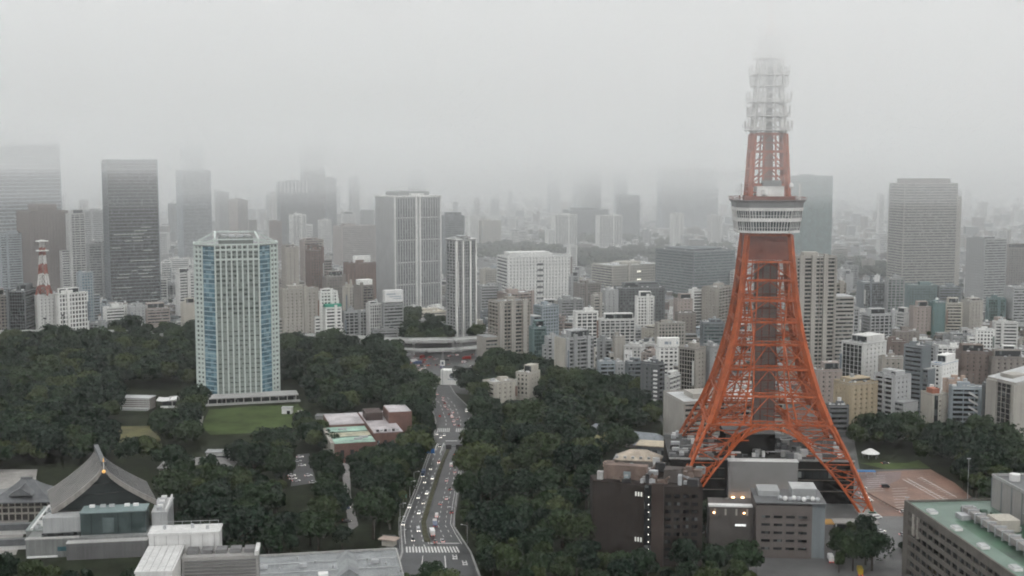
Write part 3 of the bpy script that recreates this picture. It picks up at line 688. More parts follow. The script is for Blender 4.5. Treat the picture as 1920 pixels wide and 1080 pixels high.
# corner columns and inner columns above the legs
for sx in (-1,1):
    for sy in (-1,1):
        m = MB()
        for a, b in zip(LEV, LEV[1:]):
            w0, w1 = 3.1-.8*(a-42)/100, 3.1-.8*(b-42)/100
            m.bar((sx*(hw(a)-w0/2), sy*(hw(a)-w0/2), a), (sx*(hw(b)-w1/2), sy*(hw(b)-w1/2), b), w0, w1)
        m.build('corner_column', ORANGE, tw)
        m = MB()
        for a, b in zip(LEV[:6], LEV[1:7]):
            f0, f1 = lt(40)*(1-(a-42.6)/90), lt(40)*(1-(b-42.6)/90)
            for i, j in ((1,0),(0,1)):
                m.bar((sx*(hw(a)-i*f0-.5*j), sy*(hw(a)-j*f0-.5*i), a), (sx*(hw(b)-i*f1-.5*j), sy*(hw(b)-j*f1-.5*i), b), .7)
        m.build('inner_column', ORANGE, tw)
for k in range(4):
    # arch between two legs: two curved ribs with struts
    N = 14; A = []; O = []
    for i in range(N+1):
        x = -1 + 2*i/N; z = 41.0 - 11*abs(x)**2.0
        u = x*(hw(30)-lt(30)+.9); A.append(face_pt(k,u,z,.7))
        O.append(face_pt(k,u*1.0,min(42.4, z+1.6+2.2*abs(x)),.7))
    ar = MB()
    for a, b in zip(A, A[1:]): ar.bar(a, b, 1.15)
    for a, b in zip(O, O[1:]): ar.bar(a, b, .7)
    ao = ar.build('arch', ORANGE, tw); st = MB()
    for i in range(N):
        st.bar(A[i], O[i], .4); st.bar(A[i], O[i+1], .4)
    st.build('lacing', ORANGE, ao)
    # secondary struts between arch and leg
    for s in (-1,1):
        for z in (28,35): MB().bar(face_pt(k, s*(hw(z)-lt(z)+.3), z, .7), face_pt(k, s*(hw(z)-lt(z)-5), z, .7), .6).build('strut', ORANGE, tw)
    # horizontal girders
    for i, z in enumerate(LEV):
        h = hw(z) - .8; m = MB(); t = 1.15
        m.bar(face_pt(k,-h,z,.8), face_pt(k,h,z,.8), t)
        if i < 6:
            m.bar(face_pt(k,-h,z+1.9,.8), face_pt(k,h,z+1.9,.8), .6)
        go = m.build('girder', ORANGE, tw)
        if i < 6:
            lc = MB(); n = max(6, int(h/2.2))
            for j in range(n):
                lc.bar(face_pt(k,-h+2*h*j/n,z+(1.9 if j%2 else 0),.8), face_pt(k,-h+2*h*(j+1)/n,z+(0 if j%2 else 1.9),.8), .32)
            lc.build('lacing', ORANGE, go)
    # diagonal bracing
    for i in range(0, 7, 1):
        a, b = LEV[i], LEV[i+1]; h0, h1 = hw(a)-1.2, hw(b)-1.2
        t = .62
        if i < 3:
            for s in (-1,1):
                MB().bar(face_pt(k,s*h0,a,.9), face_pt(k,s*h1*.45,b,.9), t).build('brace', ORANGE, tw)
                MB().bar(face_pt(k,s*h0*.45,a,.9), face_pt(k,s*h1,b,.9), t*.8).build('brace', ORANGE, tw)
                MB().bar(face_pt(k,s*h0*.45,a,.9), face_pt(k,0,b,.9), t*.8).build('brace', ORANGE, tw)
                MB().bar(face_pt(k,s*h0*.45,a,.9), face_pt(k,s*h1*.45,b,.9), .8).build('post', ORANGE, tw)
        else:
            for s in (-1,1):
                MB().bar(face_pt(k,s*h0,a,.9), face_pt(k,0,b,.9) if i%2==0 else face_pt(k,s*h1,b,.9) if False else face_pt(k,-s*h1*.02,b,.9), t*.7).build('brace', ORANGE, tw)
                MB().bar(face_pt(k,s*h0*.42,a,.9), face_pt(k,s*h1*.42,b,.9), .55).build('post', ORANGE, tw)
    # fine lattice between corner and inner columns
    fl_ = MB()
    for i in range(0, 7):
        a, b = LEV[i], LEV[i+1]; nsub = 2
        for j in range(nsub):
            z0, z1 = a+(b-a)*j/nsub, a+(b-a)*(j+1)/nsub
            for s in (-1,1):
                o0, o1 = hw(z0)-1.5, hw(z1)-1.5; n0, n1 = hw(z0)*.45, hw(z1)*.45
                fl_.bar(face_pt(k,s*o0,z0,1.0), face_pt(k,s*n1,z1,1.0), .2); fl_.bar(face_pt(k,s*n0,z0,1.0), face_pt(k,s*o1,z1,1.0), .2); fl_.bar(face_pt(k,s*o1,z1,1.0), face_pt(k,s*n1,z1,1.0), .3)
    kind(fl_.build('fine_lattice', ORANGE, tw), 'stuff')
    # radiating rods to the shaft, seen through the face
    for i in range(0, 6):
        z = LEV[i]
        MB().bar(face_pt(k,hw(z)-1.5,z,1.5), Vector((0,0,z)) + (face_pt(k,0,z,0)-Vector((0,0,z))).normalized()*5, .5).build('tie', ORANGE, tw)
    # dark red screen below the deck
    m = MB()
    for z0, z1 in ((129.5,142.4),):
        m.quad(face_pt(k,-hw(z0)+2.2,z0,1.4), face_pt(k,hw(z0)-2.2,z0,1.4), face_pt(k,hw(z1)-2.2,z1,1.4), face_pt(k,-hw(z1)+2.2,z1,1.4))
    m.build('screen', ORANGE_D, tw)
# lift shaft with stair cages
MB().box(-5.6,5.6,-5,5,24,128).build('lift_shaft', SHAFT, tw)
for x in (-5.7,-2,2,5.7):
    MB().box(x-.3,x+.3,-5.5,-5.02,24,128).build('shaft_rail', ORANGE_D, tw)
for i, z in enumerate(range(46, 128, 8)):
    MB().box(-6,6,-5.8,-5.52,z,z+.6).build('shaft_landing', ORANGE_D, tw)
stair = MB()
for i in range(26):
    z = 44 + i*3.2; s = 1 if i % 2 else -1
    stair.bar((-8*s,-7.6,z), (8*s,-7.6,z+3.2), .3); stair.bar((-8,-7.6,z), (8,-7.6,z), .22)
kind(stair.build('stairway', mat('stair_steel',(.20,.11,.085),rough=.6), tw), 'stuff')

# observation deck: square with cut corners, two glazed storeys, wider at the top
def octa(h, c): return [(-h+c,-h),(h-c,-h),(h,-h+c),(h,h-c),(h-c,h),(-h+c,h),(-h,h-c),(-h,-h+c)]
def loft(h0, c0, z0, h1, c1, z1):
    m = MB(); a, b = octa(h0,c0), octa(h1,c1); n = len(a)
    m.v = [(x,y,z0) for x,y in a] + [(x,y,z1) for x,y in b]
    m.f = [tuple(range(n))[::-1], tuple(range(n,2*n))] + [(i,(i+1)%n,n+(i+1)%n,n+i) for i in range(n)]; m.m = [0]*len(m.f)
    return m
DG = glass('deck_glass', (.05,.065,.07), (.22,.24,.24), .2, cell=(1.5,1.5,9))
def hz(y): return at(1437, y, TY-19).z
Z = [hz(y) for y in (438,433.5,416.5,409.5,396,390,380)]
H0 = 16.6
def dh(z): return H0 + 1.9*(z-Z[0])/(Z[-1]-Z[0])
for i, (nm, m_, ins) in enumerate((('deck_base',WSTEEL,0),('window_band',DG,.5),('deck_rim',WSTEEL,0),('window_band',DG,.5),('deck_rim',WSTEEL,0),('deck_cornice',mat('deck_grey',(.2,.2,.2)),.25))):
    z0, z1 = Z[i], Z[i+1]; o = loft(dh(z0)-ins, 6.2, z0+.01, dh(z1)-ins, 6.2, z1-.01).build(nm, m_, tw)
    if nm == 'window_band':
        A, Bp = octa(dh(z0)-.42,6.2), octa(dh(z1)-.42,6.2)
        for e in range(8):
            a0, a1, b0, b1 = Vector((*A[e],z0)), Vector((*A[(e+1)%8],z0)), Vector((*Bp[e],z1)), Vector((*Bp[(e+1)%8],z1))
            n = 14 if e % 2 == 0 else 6
            for j in range(n+1):
                f = j/n; MB().bar(a0.lerp(a1,f), b0.lerp(b1,f), .42 if j in (0,n) else .26).build('mullion', WSTEEL, o)
        zm = z0+(z1-z0)*.32; MB().build
        loft(dh(zm)-.45,6.2,zm,dh(zm)-.45,6.2,zm+.25).build('handrail', WSTEEL, o)
loft(dh(Z[-1])+.2,6.2,Z[-1],dh(Z[-1])+1.0,6.4,Z[-1]+1.2).build('deck_roof', mat('deck_roof_grey',(.16,.15,.15),rough=.6), tw)
for e in range(8):
    a, b = octa(dh(Z[-1])+.9,6.4)[e], octa(dh(Z[-1])+.9,6.4)[(e+1)%8]
    r_ = MB(); r_.bar((*a,Z[-1]+2.6), (*b,Z[-1]+2.6), .25)
    for j in range(6):
        f = j/6; x, y = a[0]+(b[0]-a[0])*f, a[1]+(b[1]-a[1])*f; r_.bar((x,y,Z[-1]+1.1), (x,y,Z[-1]+2.6), .18)
    r_.build('roof_railing', mat('rail_red',(.25,.1,.08)), tw)
ZR = Z[-1]+1.2
MB().box(-13.5,13.5,-13.5,13.5,ZR,ZR+2.0).build('roof_plinth', ORANGE_D, tw)
MB().box(-7,7.5,-12.6,2,ZR+2,ZR+7.5).build('equipment_room', WSTEEL, tw)
MB().box(-4,6,-13,-6,ZR+7.52,ZR+10.5).build('dish_platform', mat('deck_grey',(.2,.2,.2)), tw)
MB().cone(-3,-13.4,1.6,1.6,ZR+3,ZR+5.6,12).build('dish', WSTEEL, tw)
rd = MB().ball((hw(ZR+7)+1.2,-hw(ZR+7)+1,ZR+7.6),1.9,16).build('radome', WHITE, tw, smooth=True)
MB().bar((hw(ZR+7)-2,-hw(ZR+7)+1.5,ZR+5.6), (hw(ZR+7)+1.2,-hw(ZR+7)+1,ZR+6.4), .5).build('bracket', ORANGE, rd)
# upper lattice, orange then white
UL = [ZR, 170, 179, 188, 197.5, 205, 212.5, 220, 227.5, 235, 243, 250]
for i, (a, b) in enumerate(zip(UL, UL[1:])):
    m_ = ORANGE if b < 199 else WSTEEL
    for sx in (-1,1):
        for sy in (-1,1): so_ = MB().bar((sx*hw(a),sy*hw(a),a+.01), (sx*hw(b),sy*hw(b),b-.01), 2.0 if b<199 else 1.3).build('mast_post', m_, tw)
    for k in range(4):
        h0, h1 = hw(a), hw(b)
        MB().bar(face_pt(k,-h1,b,0), face_pt(k,h1,b,0), 1.3 if b<199 else .8).build('ring_girder', m_, so_)
        zm = (a+b)/2; MB().bar(face_pt(k,-hw(zm),zm,0), face_pt(k,hw(zm),zm,0), .5).build('ring_girder', m_, so_)
        for s in (-1,1):
            MB().bar(face_pt(k,s*h0,a,0), face_pt(k,0,b,0), .6).build('brace', m_, so_)
            MB().bar(face_pt(k,s*h0*.35,a,.2), face_pt(k,s*h1*.35,b,.2), .8).build('post', m_, so_)
MB().box(-2.6,2.6,-2.4,2.4,ZR+7.5,198).build('upper_lift_shaft', mat('upper_shaft',(.26,.13,.10),var=.2), tw)
MB().box(-1.8,1.8,-1.8,1.8,198,250).build('mast_core', mat('mast_core_grey',(.42,.41,.40)), tw)
for z, e in ((199.3,3.2),(207,2.6),(214.5,3.6),(223,2.4),(229,3.4),(238,2.2)):
    h = hw(z)+e; o = MB().box(-h,h,-h,h,z,z+.5).build('antenna_platform', WSTEEL, tw)
    pl = MB()
    for s in (-1,1):
        for t in (-1,-.3,.3,1):
            for (x,y) in ((t*h,s*h),(s*h,t*h)): pl.bar((x,y,z+.5),(x,y,z+2.4),.3)
        pl.bar((-h,s*h,z+1.8),(h,s*h,z+1.8),.25); pl.bar((s*h,-h,z+1.8),(s*h,h,z+1.8),.25)
    pl.build('railing', WSTEEL, o)
    for s in (-1,1):
        for t in (-.6,.6): MB().cbox(s*(h+.3),t*h,z+3.4,.9,1.5,4.2).build('panel_antenna', WSTEEL, o)
        MB().cbox(s*h*.5,-h-.3,z+3.2,1.6,.8,3.8).build('panel_antenna', WSTEEL, o)
ms = MB()
for a, b, t0, t1 in ((250,275,4.5,3.6),(275,300,3,2.4),(300,333,1.6,.5)): ms.bar((0,0,a),(0,0,b-.02),t0,t1)
ms.build('antenna_mast', mat('mast_red_white',(.5,.16,.1)), tw)
for i, sgn in enumerate((-1,1)):
    MB().box(-.5,.5,-.5,.5,0,9).build('whip_aerial', WSTEEL, tw, (sgn*(dh(Z[-1])-3), -15, ZR))
FOOT.append((TX, TY, 62))
RECT.append((1245,1640,60,975,640))

# dark museum block between the tower's feet
ft = thing('base_hall', 'black hall building standing between the feet of the lattice tower', 'building', (TX-4, TY, 0), R(-4.0))
BLK = mat('black_cladding', (.014,.013,.013), rough=.8, var=.4, scale=.15, spec=.05)
zt = at(1437, 866, TY-31).z
MB().box(-49,49,-30,30,0,zt).build('wall', BLK, ft)
MB().box(-49.3,49.3,-30.3,30.3,zt,zt+.5).build('roof', mat('hall_roof',(.06,.06,.06),rough=.7,spec=.1,var=.4,scale=.15), ft)
for s in (-1,1): MB().box(-49.3,49.3,s*30.3-.2,s*30.3+.2,zt+.5,zt+1.5).build('parapet', CONC, ft)
for z in (6.5,12.5,18.3):
    for x0, x1 in ((-48,-19.5),(18.5,48)): MB().box(x0,x1,-30.35,-30.02,z,z+.35).build('fascia', mat('hall_line',(.16,.14,.12)), ft)
for i in range(7):
    MB().box(0,3.2,-.3,0,0,3.2).build('window', gl('dark'), ft, (-47+i*4,-30.02,14))
    MB().box(0,3.2,-.3,0,0,3.2).build('window', gl('dark'), ft, (19.5+i*4,-30.02,14))
pan = MB().box(-18,18.5,-36,-30.02,3.8,zt+1.2).build('front_screen', mat('screen_grey',(.21,.207,.205),rough=.7,var=.1,scale=.05), ft)
MB().box(-18.3,18.8,-36.3,-29.9,zt+1.21,zt+1.6).build('coping', WHITE, pan)
LAMP = mat('warm_lamp', (.9,.7,.5), emit=(1.0,.50,.22,5.0))
for x in (-15.5,-10.5,-4,2.5,8.5,14.5):
    MB().box(-.7,.7,-.5,.5,0,.6).build('uplight', LAMP, ft, (x,-37.2,4.0))
MB().box(-21,19,-45,-36.02,0,3.6).build('entrance_hall', mat('entrance_grey',(.22,.21,.20)), ft)
up = MB().box(-18,9,-16,16,zt+.5,zt+11.5).build('upper_storey', BLK, ft)
MB().box(-18.3,9.3,-14.3,14.3,zt+11.5,zt+12).build('roof', ROOF_D, up)
MB().box(-17,8,-14.4,-14.02,zt+3,zt+4.6).build('window_band', gl('mid'), up)
rg = random.Random(5)
for i in range(110):
    x, y = rg.uniform(-47,47), rg.uniform(-28,28)
    if -20 < x < 11 and abs(y) < 16: continue
    a, b, c = rg.uniform(1.5,5), rg.uniform(1.5,4), rg.uniform(1.2,3.6)
    MB().cbox(0,0,c/2,a,b,c).build('roof_unit', rg.choice((METAL,WHITE,CONC,ROOF_D,BLACK,ROOF_D)), ft, (x,y,zt+.5))
for i in range(8): MB().bar((rg.uniform(-46,46),rg.uniform(-26,26),zt+2),(rg.uniform(-46,46),rg.uniform(-26,26),zt+2.4),.5).build('roof_duct', METAL, ft)
# ------------------------------------------------------------------ additions to buildings of the table
def on(label): return B[label]
def dims(o): return o['_w'], o['_d'], o['_h']
o = on('brown stepped office tower at the left behind the red-white mast'); w,d,h = dims(o)
MB().box(-w*.22,w*.28,-d*.3,d*.4,h+.3,h+10).build('roof_storey', wall('brown'), o)
o = on('black glass office tower with lit office strips on the left'); w,d,h = dims(o)
crown = MB().box(-w/2+1,w/2+.4,-d/2-.4,d/2,h+1.32,h+4).build('crown', wall('slate'), o)
LIT = mat('office_light', (.5,.5,.45), emit=(.80,.88,.82,.16))
rg = random.Random(3)
for i in range(26):                                       # strips of ceiling light seen through the glass
    z = 8 + 4.2*rg.randint(0, 22); L = rg.uniform(4, 22); x = rg.uniform(-w/2+3, w/2-3-L)
    MB().box(0,L,-.06,0,0,.55).build('lit_window', LIT, o, (x,-d/2+.44,z))
o = on('faint stepped skyscraper with its head in mist right of the dark glass tower'); w,d,h = dims(o)
MB().box(-w*.36,w*.3,-d*.4,d*.4,h+.3,h+56).build('upper_tower', wall('bluegrey'), o)
o = on('dark banded tower with white fins along its crown'); w,d,h = dims(o)
for i in range(8): MB().box(-.9,.9,-.5,0,0,22).build('crown_fin', WHITE, o, (-w/2+2+(w-4)*i/7,-d/2-.95,h-21))
ms = thing('broadcast_mast', 'thin red-white mast rising above the white-finned dark tower', 'mast', (o.location.x, o.location.y, h+1))
for i in range(7): MB().bar((0,0,i*7),(0,0,i*7+6.98),2.2-.2*i,2.0-.2*i).build('mast_section', mat('mast_red',(.4,.16,.12)) if i%2 else WSTEEL, ms)
o = on('big white tower with dark vertical window strips and blank grey flank'); w,d,h = dims(o)
for x0, x1 in ((-w/2-.2,-w/2+1.4),(-w*.06,-w*.02),(w*.02,w*.06),(w/2-1.4,w/2+.2)):
    MB().box(x0,x1,-d/2-1.5,-d/2+.4,0,h+1.2).build('pilaster', wall('white'), o)
MB().box(-w/2-1,w/2+1,-d/2-1.6,d/2+1,h+1.32,h+3.0).build('roof_rim', wall('white'), o)
MB().box(-w*.34,w*.34,-d*.3,d*.34,h+3.02,h+7.5).build('louvre_room', wall('grey'), o)
MB().box(-w*.12,w*.16,-d*.45,-d*.31,h+3.02,h+5.5).build('stair_hut', wall('white'), o)
MB().cone(0,0,d*.28,d*.28,h+7.52,h+8.2,24).build('helipad', ROOF_L, o)
for i in range(4): MB().box(-w/2+2,w/2-2,-d/2-.2,-d/2+.3,0,1.1).build('plant_floor_band', wall('white'), o, (0,0,h*(.22+.2*i)))
o = on('slim grey apartment tower with white corner ribs by the expressway'); w,d,h = dims(o)
MB().box(-w*.5-1,-w*.2,-d/2-1,d/2+1,h+1.32,h+2).build('roof_slab', WHITE, o)
MB().box(w*.2,w*.5+1,-d/2-1,d/2+1,h+1.32,h+2).build('roof_slab', WHITE, o)
MB().cone(0,0,w*.24,w*.24,h+.3,h+5,16).build('drum', wall('grey'), o)
for x in (-w/2+.3,-w*.16,w*.2,w/2-.3): MB().box(x-.8,x+.8,-d/2-1.3,-d/2+.4,0,h).build('rib', wall('white'), o)
o = on('white slab with one column of small windows under the red-white mast'); w,d,h = dims(o)
ms = thing('telecom_mast', 'small red and white lattice mast on a white roof at far left', 'mast', (o.location.x-2, o.location.y, h+.4))
mh = at(84, 450, o.location.y).z - h - .4
RED = mat('mast_red_paint', (.30,.095,.07), rough=.6)
zz = [0,.17,.38,.56,.72,.86,1.0]; hws = [6.4,4.4,3.3,2.7,2.2,1.9,1.7]
for i in range(6):
    z0, z1, a, b = zz[i]*mh, zz[i+1]*mh, hws[i], hws[i+1]; m = MB()
    for sx in (-1,1):
        for sy in (-1,1):
            m.bar((sx*a,sy*a,z0),(sx*b,sy*b,z1-.02),.9); m.bar((sx*a,sy*a,z0),(-sx*b,sy*b,z1),.5); m.bar((sx*a,sy*a,z0),(sx*b,-sy*b,z1),.5)
    for s in (-1,1): m.bar((-b,s*b,z1),(b,s*b,z1),.7); m.bar((s*b,-b,z1),(s*b,b,z1),.7)
    m.build('mast_section', WSTEEL if i % 2 else RED, ms)
for z in (.8,.97): MB().cone(0,0,6.5,6.5,z*mh,z*mh+1.0,10).build('antenna_ring', WSTEEL, ms)
o = on('white low block with a bright green roof box by the expressway'); w,d,h = dims(o)
MB().box(-w/2-.2,w/2+.2,-d/2-.2,d*.1,h+1.32,h+4.2).build('green_roof_box', mat('bright_green',(.05,.28,.2),rough=.5), o)
o = on('white block with a slanted shoulder right of the broad beige block'); w,d,h = dims(o)
m = MB(); m.v = [(w/2+.2,-d/2,0),(w/2+7,-d/2,0),(w/2+.2,-d/2,h),(w/2+.2,d/2,0),(w/2+7,d/2,0),(w/2+.2,d/2,h)]
m.f = [(0,1,2),(5,4,3),(1,4,5,2),(0,3,4,1),(0,2,5,3)]; m.m=[0]*5; m.build('slanted_wing', wall('white'), o)
o = on('grey ribbon-window office carrying a white rooftop billboard'); w,d,h = dims(o)
bb = MB().box(-w*.42,w*.5,-d*.45,d*.1,h+3.0,h+15).build('billboard', WHITE, o)
m = MB()
for x in (-w*.35,0,w*.4):
    for y in (-d*.4,d*.05): m.bar((x,y,h+.3),(x,y,h+3),.4)
m.build('billboard_frame', METAL, bb)
BMARK = mat('print_grey', (.33,.38,.42), rough=.6)
for x0,x1,z0,z1 in ((-.34,.12,.62,.72),(-.20,.40,.42,.50),(.02,.44,.26,.32)):
    MB().box(w*x0,w*x1,-d*.45-.06,-d*.45-.01,h+3+12*z0,h+3+12*z1).build('print_line', BMARK, bb)
o = on('dark red-brown block with white roof cylinder left of pilaster tower'); w,d,h = dims(o)
MB().box(-w*.2,w*.35,-d*.2,d*.3,h+.3,h+9).build('white_roof_hut', wall('white'), o)
o = on('grey-brown flats with a big white roof box'); w,d,h = dims(o)
MB().box(-w*.45,w*.45,-d*.45,d*.2,h+1.32,h+7).build('white_roof_box', wall('white'), o)
o = on('tan block with pinnacled roof left of the grey-brown white-capped block'); w,d,h = dims(o)
MB().cone(w*.2,0,2.2,1.2,h+.3,h+9,8).build('pinnacle', wall('cream'), o)
o = on('large white hospital-like block with a dark central window column'); w,d,h = dims(o)
for i in range(7): MB().box(-4.2,4.2,-.5,0,0,2.6).build('central_window', gl('mid'), o, (0,-d/2-.44,6+i*(h-9)/7))
MB().box(-w*.42,w*.2,-d*.2,d*.3,h+.3,h+6).build('roof_storey', wall('white'), o)
MB().box(w/2-3,w/2-.4,-d/2-1.1,-d/2-.5,0,h).build('brown_fin', wall('greybrown'), o)
o = on('tan stone office with rows of square windows on a dark base'); w,d,h = dims(o)
for z in (.38,.72): MB().box(-3.4,3.4,-.12,0,0,2.0).build('lit_window', mat('warm_white_light',(.8,.8,.7),emit=(1,.95,.8,.45)), o, (2,-d/2-.47,h*z))
for x in (-w*.25,w*.3): MB().box(-7,7,-2,2,0,3).build('roof_louvre', WHITE, o, (x,0,h+.3))
o = on('white apartment block carrying an emblem panel on its roof'); w,d,h = dims(o)
ep = MB().box(-w/2-.2,w/2+.2,-d/2-.2,d*.1,h+.32,h+7.6).build('emblem_panel', wall('white'), o)
MB().box(-w*.22,-w*.03,-.08,0,0,2.2).build('emblem', BMARK, ep, (0,-d/2-.22,h+2.6)); MB().box(w*.02,w*.1,-.08,0,0,2.2).build('emblem', BMARK, ep, (0,-d/2-.22,h+2.6)); MB().box(w*.36,w*.44,-.08,0,0,1.8).build('emblem', BMARK, ep, (0,-d/2-.22,h+2.8))
sp = at(1178, 668, 1035)
bb = thing('rooftop_billboard', 'small white billboard with a black T above the wood-edge flats', 'billboard', (sp.x, sp.y, 0))
MB().box(-3.3,3.3,0,.5,sp.z-5,sp.z+5).build('panel', WHITE, bb)
for x in (-2,2): MB().box(x-.2,x+.2,.55,.9,0,sp.z+4).build('post', METAL, bb)
INK = mat('black_ink', (.03,.03,.03))
MB().box(-2.4,-.7,-.06,0,sp.z+.9,sp.z+1.5).box(-1.8,-1.3,-.06,0,sp.z-1.4,sp.z+.89).build('letter', INK, bb)
for x in (.1,1.0,1.9): MB().box(x,x+.6,-.06,0,sp.z+.2,sp.z+.9).build('small_letter', BMARK, bb)
o = on('dark glass office carrying a small white roof sign'); w,d,h = dims(o)
MB().box(w*.05,w*.28,-d*.3,-d*.3+1,h+.3,h+9).build('roof_sign', WHITE, o)
o = on('tall tan tower ringed with floor lines on the right'); w,d,h = dims(o)
MB().box(-w*.38,w*.40,-d*.35,d*.4,h+.3,h+7.5).build('roof_storey', wall('greybrown'), o)
MB().box(w/2-.2,w/2+8,-d/2+3,d/2-1,0,h-18).build('side_wing', wall('beige'), o)
o = on('cream apartment block with a dark stair slot and red roof box'); w,d,h = dims(o)
MB().box(-w/2,-w*.05,-d/2+.2,d*.05,h+1.32,h+4.6).build('red_roof_box', mat('roof_red',(.36,.13,.08)), o)
MB().box(-w/2+1.2,-w/2+4,-d/2-.5,-d/2-.2,0,h).build('stair_slot', gl('black'), o)
o = on('pale blue-white block with slanting white stair balconies'); w,d,h = dims(o)
n = 7
for i in range(n):
    z = h*(i+.3)/(n+.6); m = MB(); x0, x1 = -w*.02, w*.24
    m.v = [(x0,-d/2-3,z+3.2),(x1,-d/2-3,z),(x1,-d/2-3,z+1.3),(x0,-d/2-3,z+4.5),(x0,-d/2-1.4,z+3.2),(x1,-d/2-1.4,z),(x1,-d/2-1.4,z+1.3),(x0,-d/2-1.4,z+4.5)]
    m.f = [(0,1,2,3),(7,6,5,4),(0,4,5,1),(1,5,6,2),(2,6,7,3),(3,7,4,0)]; m.m=[0]*6; m.build('stair_balcony', WHITE, o)
MB().box(w*.26,w/2+.3,-d/2-1.6,-d/2+1,0,h+.5).build('blank_bay', wall('bluegrey'), o)
o = on('big cream block with a dark glass strip at the right edge'); w,d,h = dims(o)
for y0, y1 in ((-d/2+.2,-d/2+2.4),(d/2-9,d/2-.2)): MB().box(-w/2-1.2,-w/2+.4,y0,y1,0,h).build('end_wall', wall('beige'), o)
m = MB(); m.v=[(-w/2,-d/2,h+1.4),(w/2,-d/2,h+1.4),(w/2,d/2,h+1.4),(-w/2,d/2,h+1.4),(w/2,-d/2,h+9),(w/2,d/2,h+9)]; m.f=[(0,1,4),(3,5,2),(0,4,5,3),(1,2,5,4),(0,3,2,1)]; m.m=[0]*5; m.build('sloping_roof', ROOF_L, o)
o = on('dark brown block with white balconies up its right corner'); w,d,h = dims(o)
for i in range(11): MB().box(0,2.6,-1.6,0,0,1.1).build('corner_balcony', WHITE, o, (w/2-2.4,-d/2-.5,4+i*(h-6)/11))

for lab_, xs_, wd_ in (('beige apartment tower with many balconies right behind the tower', (-.36,-.06,.24), 3.6), ('grey-beige apartment tower with stacked balconies at the wood edge', (-.42,-.05,.34), 4.2), ('cream-flanked apartment block with a wall of balconies at the wood', (-.46,.3), 2.6), ('tall balcony block with a white end wall right of yellow-tan block', (-.44,.02), 1.2)):
    o = on(lab_); w,d,h = dims(o)
    for x in xs_: MB().box(-wd_/2,wd_/2,-1.9,.4,0,h+rnd.uniform(.5,3)).build('wall_pier', wall('beige' if 'beige' in lab_ else 'lightgrey'), o, (w*x,-d/2,0))
o = on('cream-flanked apartment block with a wall of balconies at the wood'); w,d,h = dims(o)
MB().box(-w/2-.9,-w/2+.2,-d/2+.3,d/2-.3,0,h+.8).build('cream_flank', wall('cream'), o)
# ------------------------------------------------------------------ the hotel tower in the park
p = G(448, 750)
hh = at(448, 462, p.y).z
az = math.atan2(p.x, p.y)
ht = thing('hotel_tower', 'tall pale green and white hotel tower with cut corners rising from the park', 'hotel', (p.x+25*math.sin(az), p.y+25*math.cos(az), 0), -az+R(2))
FR, CX, CY = 16.3, 15.0, 16.0          # half front, chamfer width, chamfer depth
DEP = 25.0
def plan(e=0.0):
    a, b = FR+e*.41, FR+CX+e; y0, y1 = -DEP-e, -DEP+CY-e*.41
    return [(-a,y0),(a,y0),(b,y1),(b,-y1),(a,-y0),(-a,-y0),(-b,-y1),(-b,y1)]
HW = mat('hotel_white', (.54,.60,.57), rough=.6, var=.07, scale=.05, streak=.2)
HG = glass('hotel_glass', (.11,.135,.125), (.27,.31,.29), .5, cell=(2.2,2.2,3.45))
HB = glass('hotel_blue_glass', (.10,.19,.24), (.20,.31,.36), .35, cell=(3,3,3.45), rough=.1)
MB().prism(plan(-.5), 0, hh).build('glazing', HG, ht)
PL = plan(0)
NF = 33; fh = hh/NF
for e in (0,1,7,2,6):                                   # floor bands on the sides one can see
    a, b = Vector((*PL[e],0)), Vector((*PL[(e+1)%8],0)); d = (b-a).normalized(); n_ = Vector((d.y,-d.x,0)); L = (b-a).length
    ang = math.atan2(d.y, d.x)
    for i in range(NF):
        z = i*fh
        if e == 0:
            me_ = piece('spandrel', (L-1.4,.7,2.5 if i < 18 else 1.7), mat('hotel_spandrel',(.25,.285,.265),rough=.6,var=.08), ht, ((a+b)/2 - n_*.2 + Vector((0,0,z+(1.25 if i < 18 else .85)))), ang)
        else:
            piece('spandrel', (L*.56,.5,.8), mat('hotel_blue_panel',(.30,.40,.43),rough=.4,var=.1), ht, (a+d*(L*(.67 if e in (7,6) else .33)) - n_*.2 + Vector((0,0,z+.4))), ang)
            piece('corner_band', (L*.38,1.0,1.7), HW, ht, (a+d*(L*(.2 if e in (7,6) else .8)) - n_*.1 + Vector((0,0,z+.85))), ang)
    if e == 0:
        for j in range(9):
            tall = hh+5.5 if j in (0,8) else hh+1
            MB().box(-.55,.55,-1.3,.4,0,tall).build('fin', HW, ht, a+d*(L*j/8))
        MB().box(-FR-.6,FR+.6,-DEP-1.05,-DEP+.2,hh-3.2,hh-1.8).build('crown_beam', HW, ht)
        MB().box(-FR-.6,FR+.6,-DEP-1.05,-DEP+.2,hh-10.5,hh-9.2).build('crown_beam', HW, ht)
    else:
        bl = MB(); q = a+d*(L*(.67 if e in (7,6) else .33))
        bl.cbox(0,0,hh/2,L*.55,.5,hh); bo = bl.build('blue_glazing', HB, ht, q - n_*.3); bo.rotation_euler = (0,0,ang)
        for t in ((.02,.21,.38) if e in (7,6) else (.62,.79,.98)):
            MB().box(-.5,.5,-.75,.35,0,hh).build('fin', HW, ht, a+d*(L*t)).rotation_euler = (0,0,ang)
MB().prism(plan(.5), hh, hh+.8).build('roof', ROOF, ht)
rim = MB()
for i in range(8):
    a, b = plan(.3)[i], plan(.3)[(i+1)%8]; rim.bar((*a,hh+1.4), (*b,hh+1.4), 1.2)
rim.build('roof_rim', HW, ht)
cr = MB()                                                # sloping white crown frame over the roof
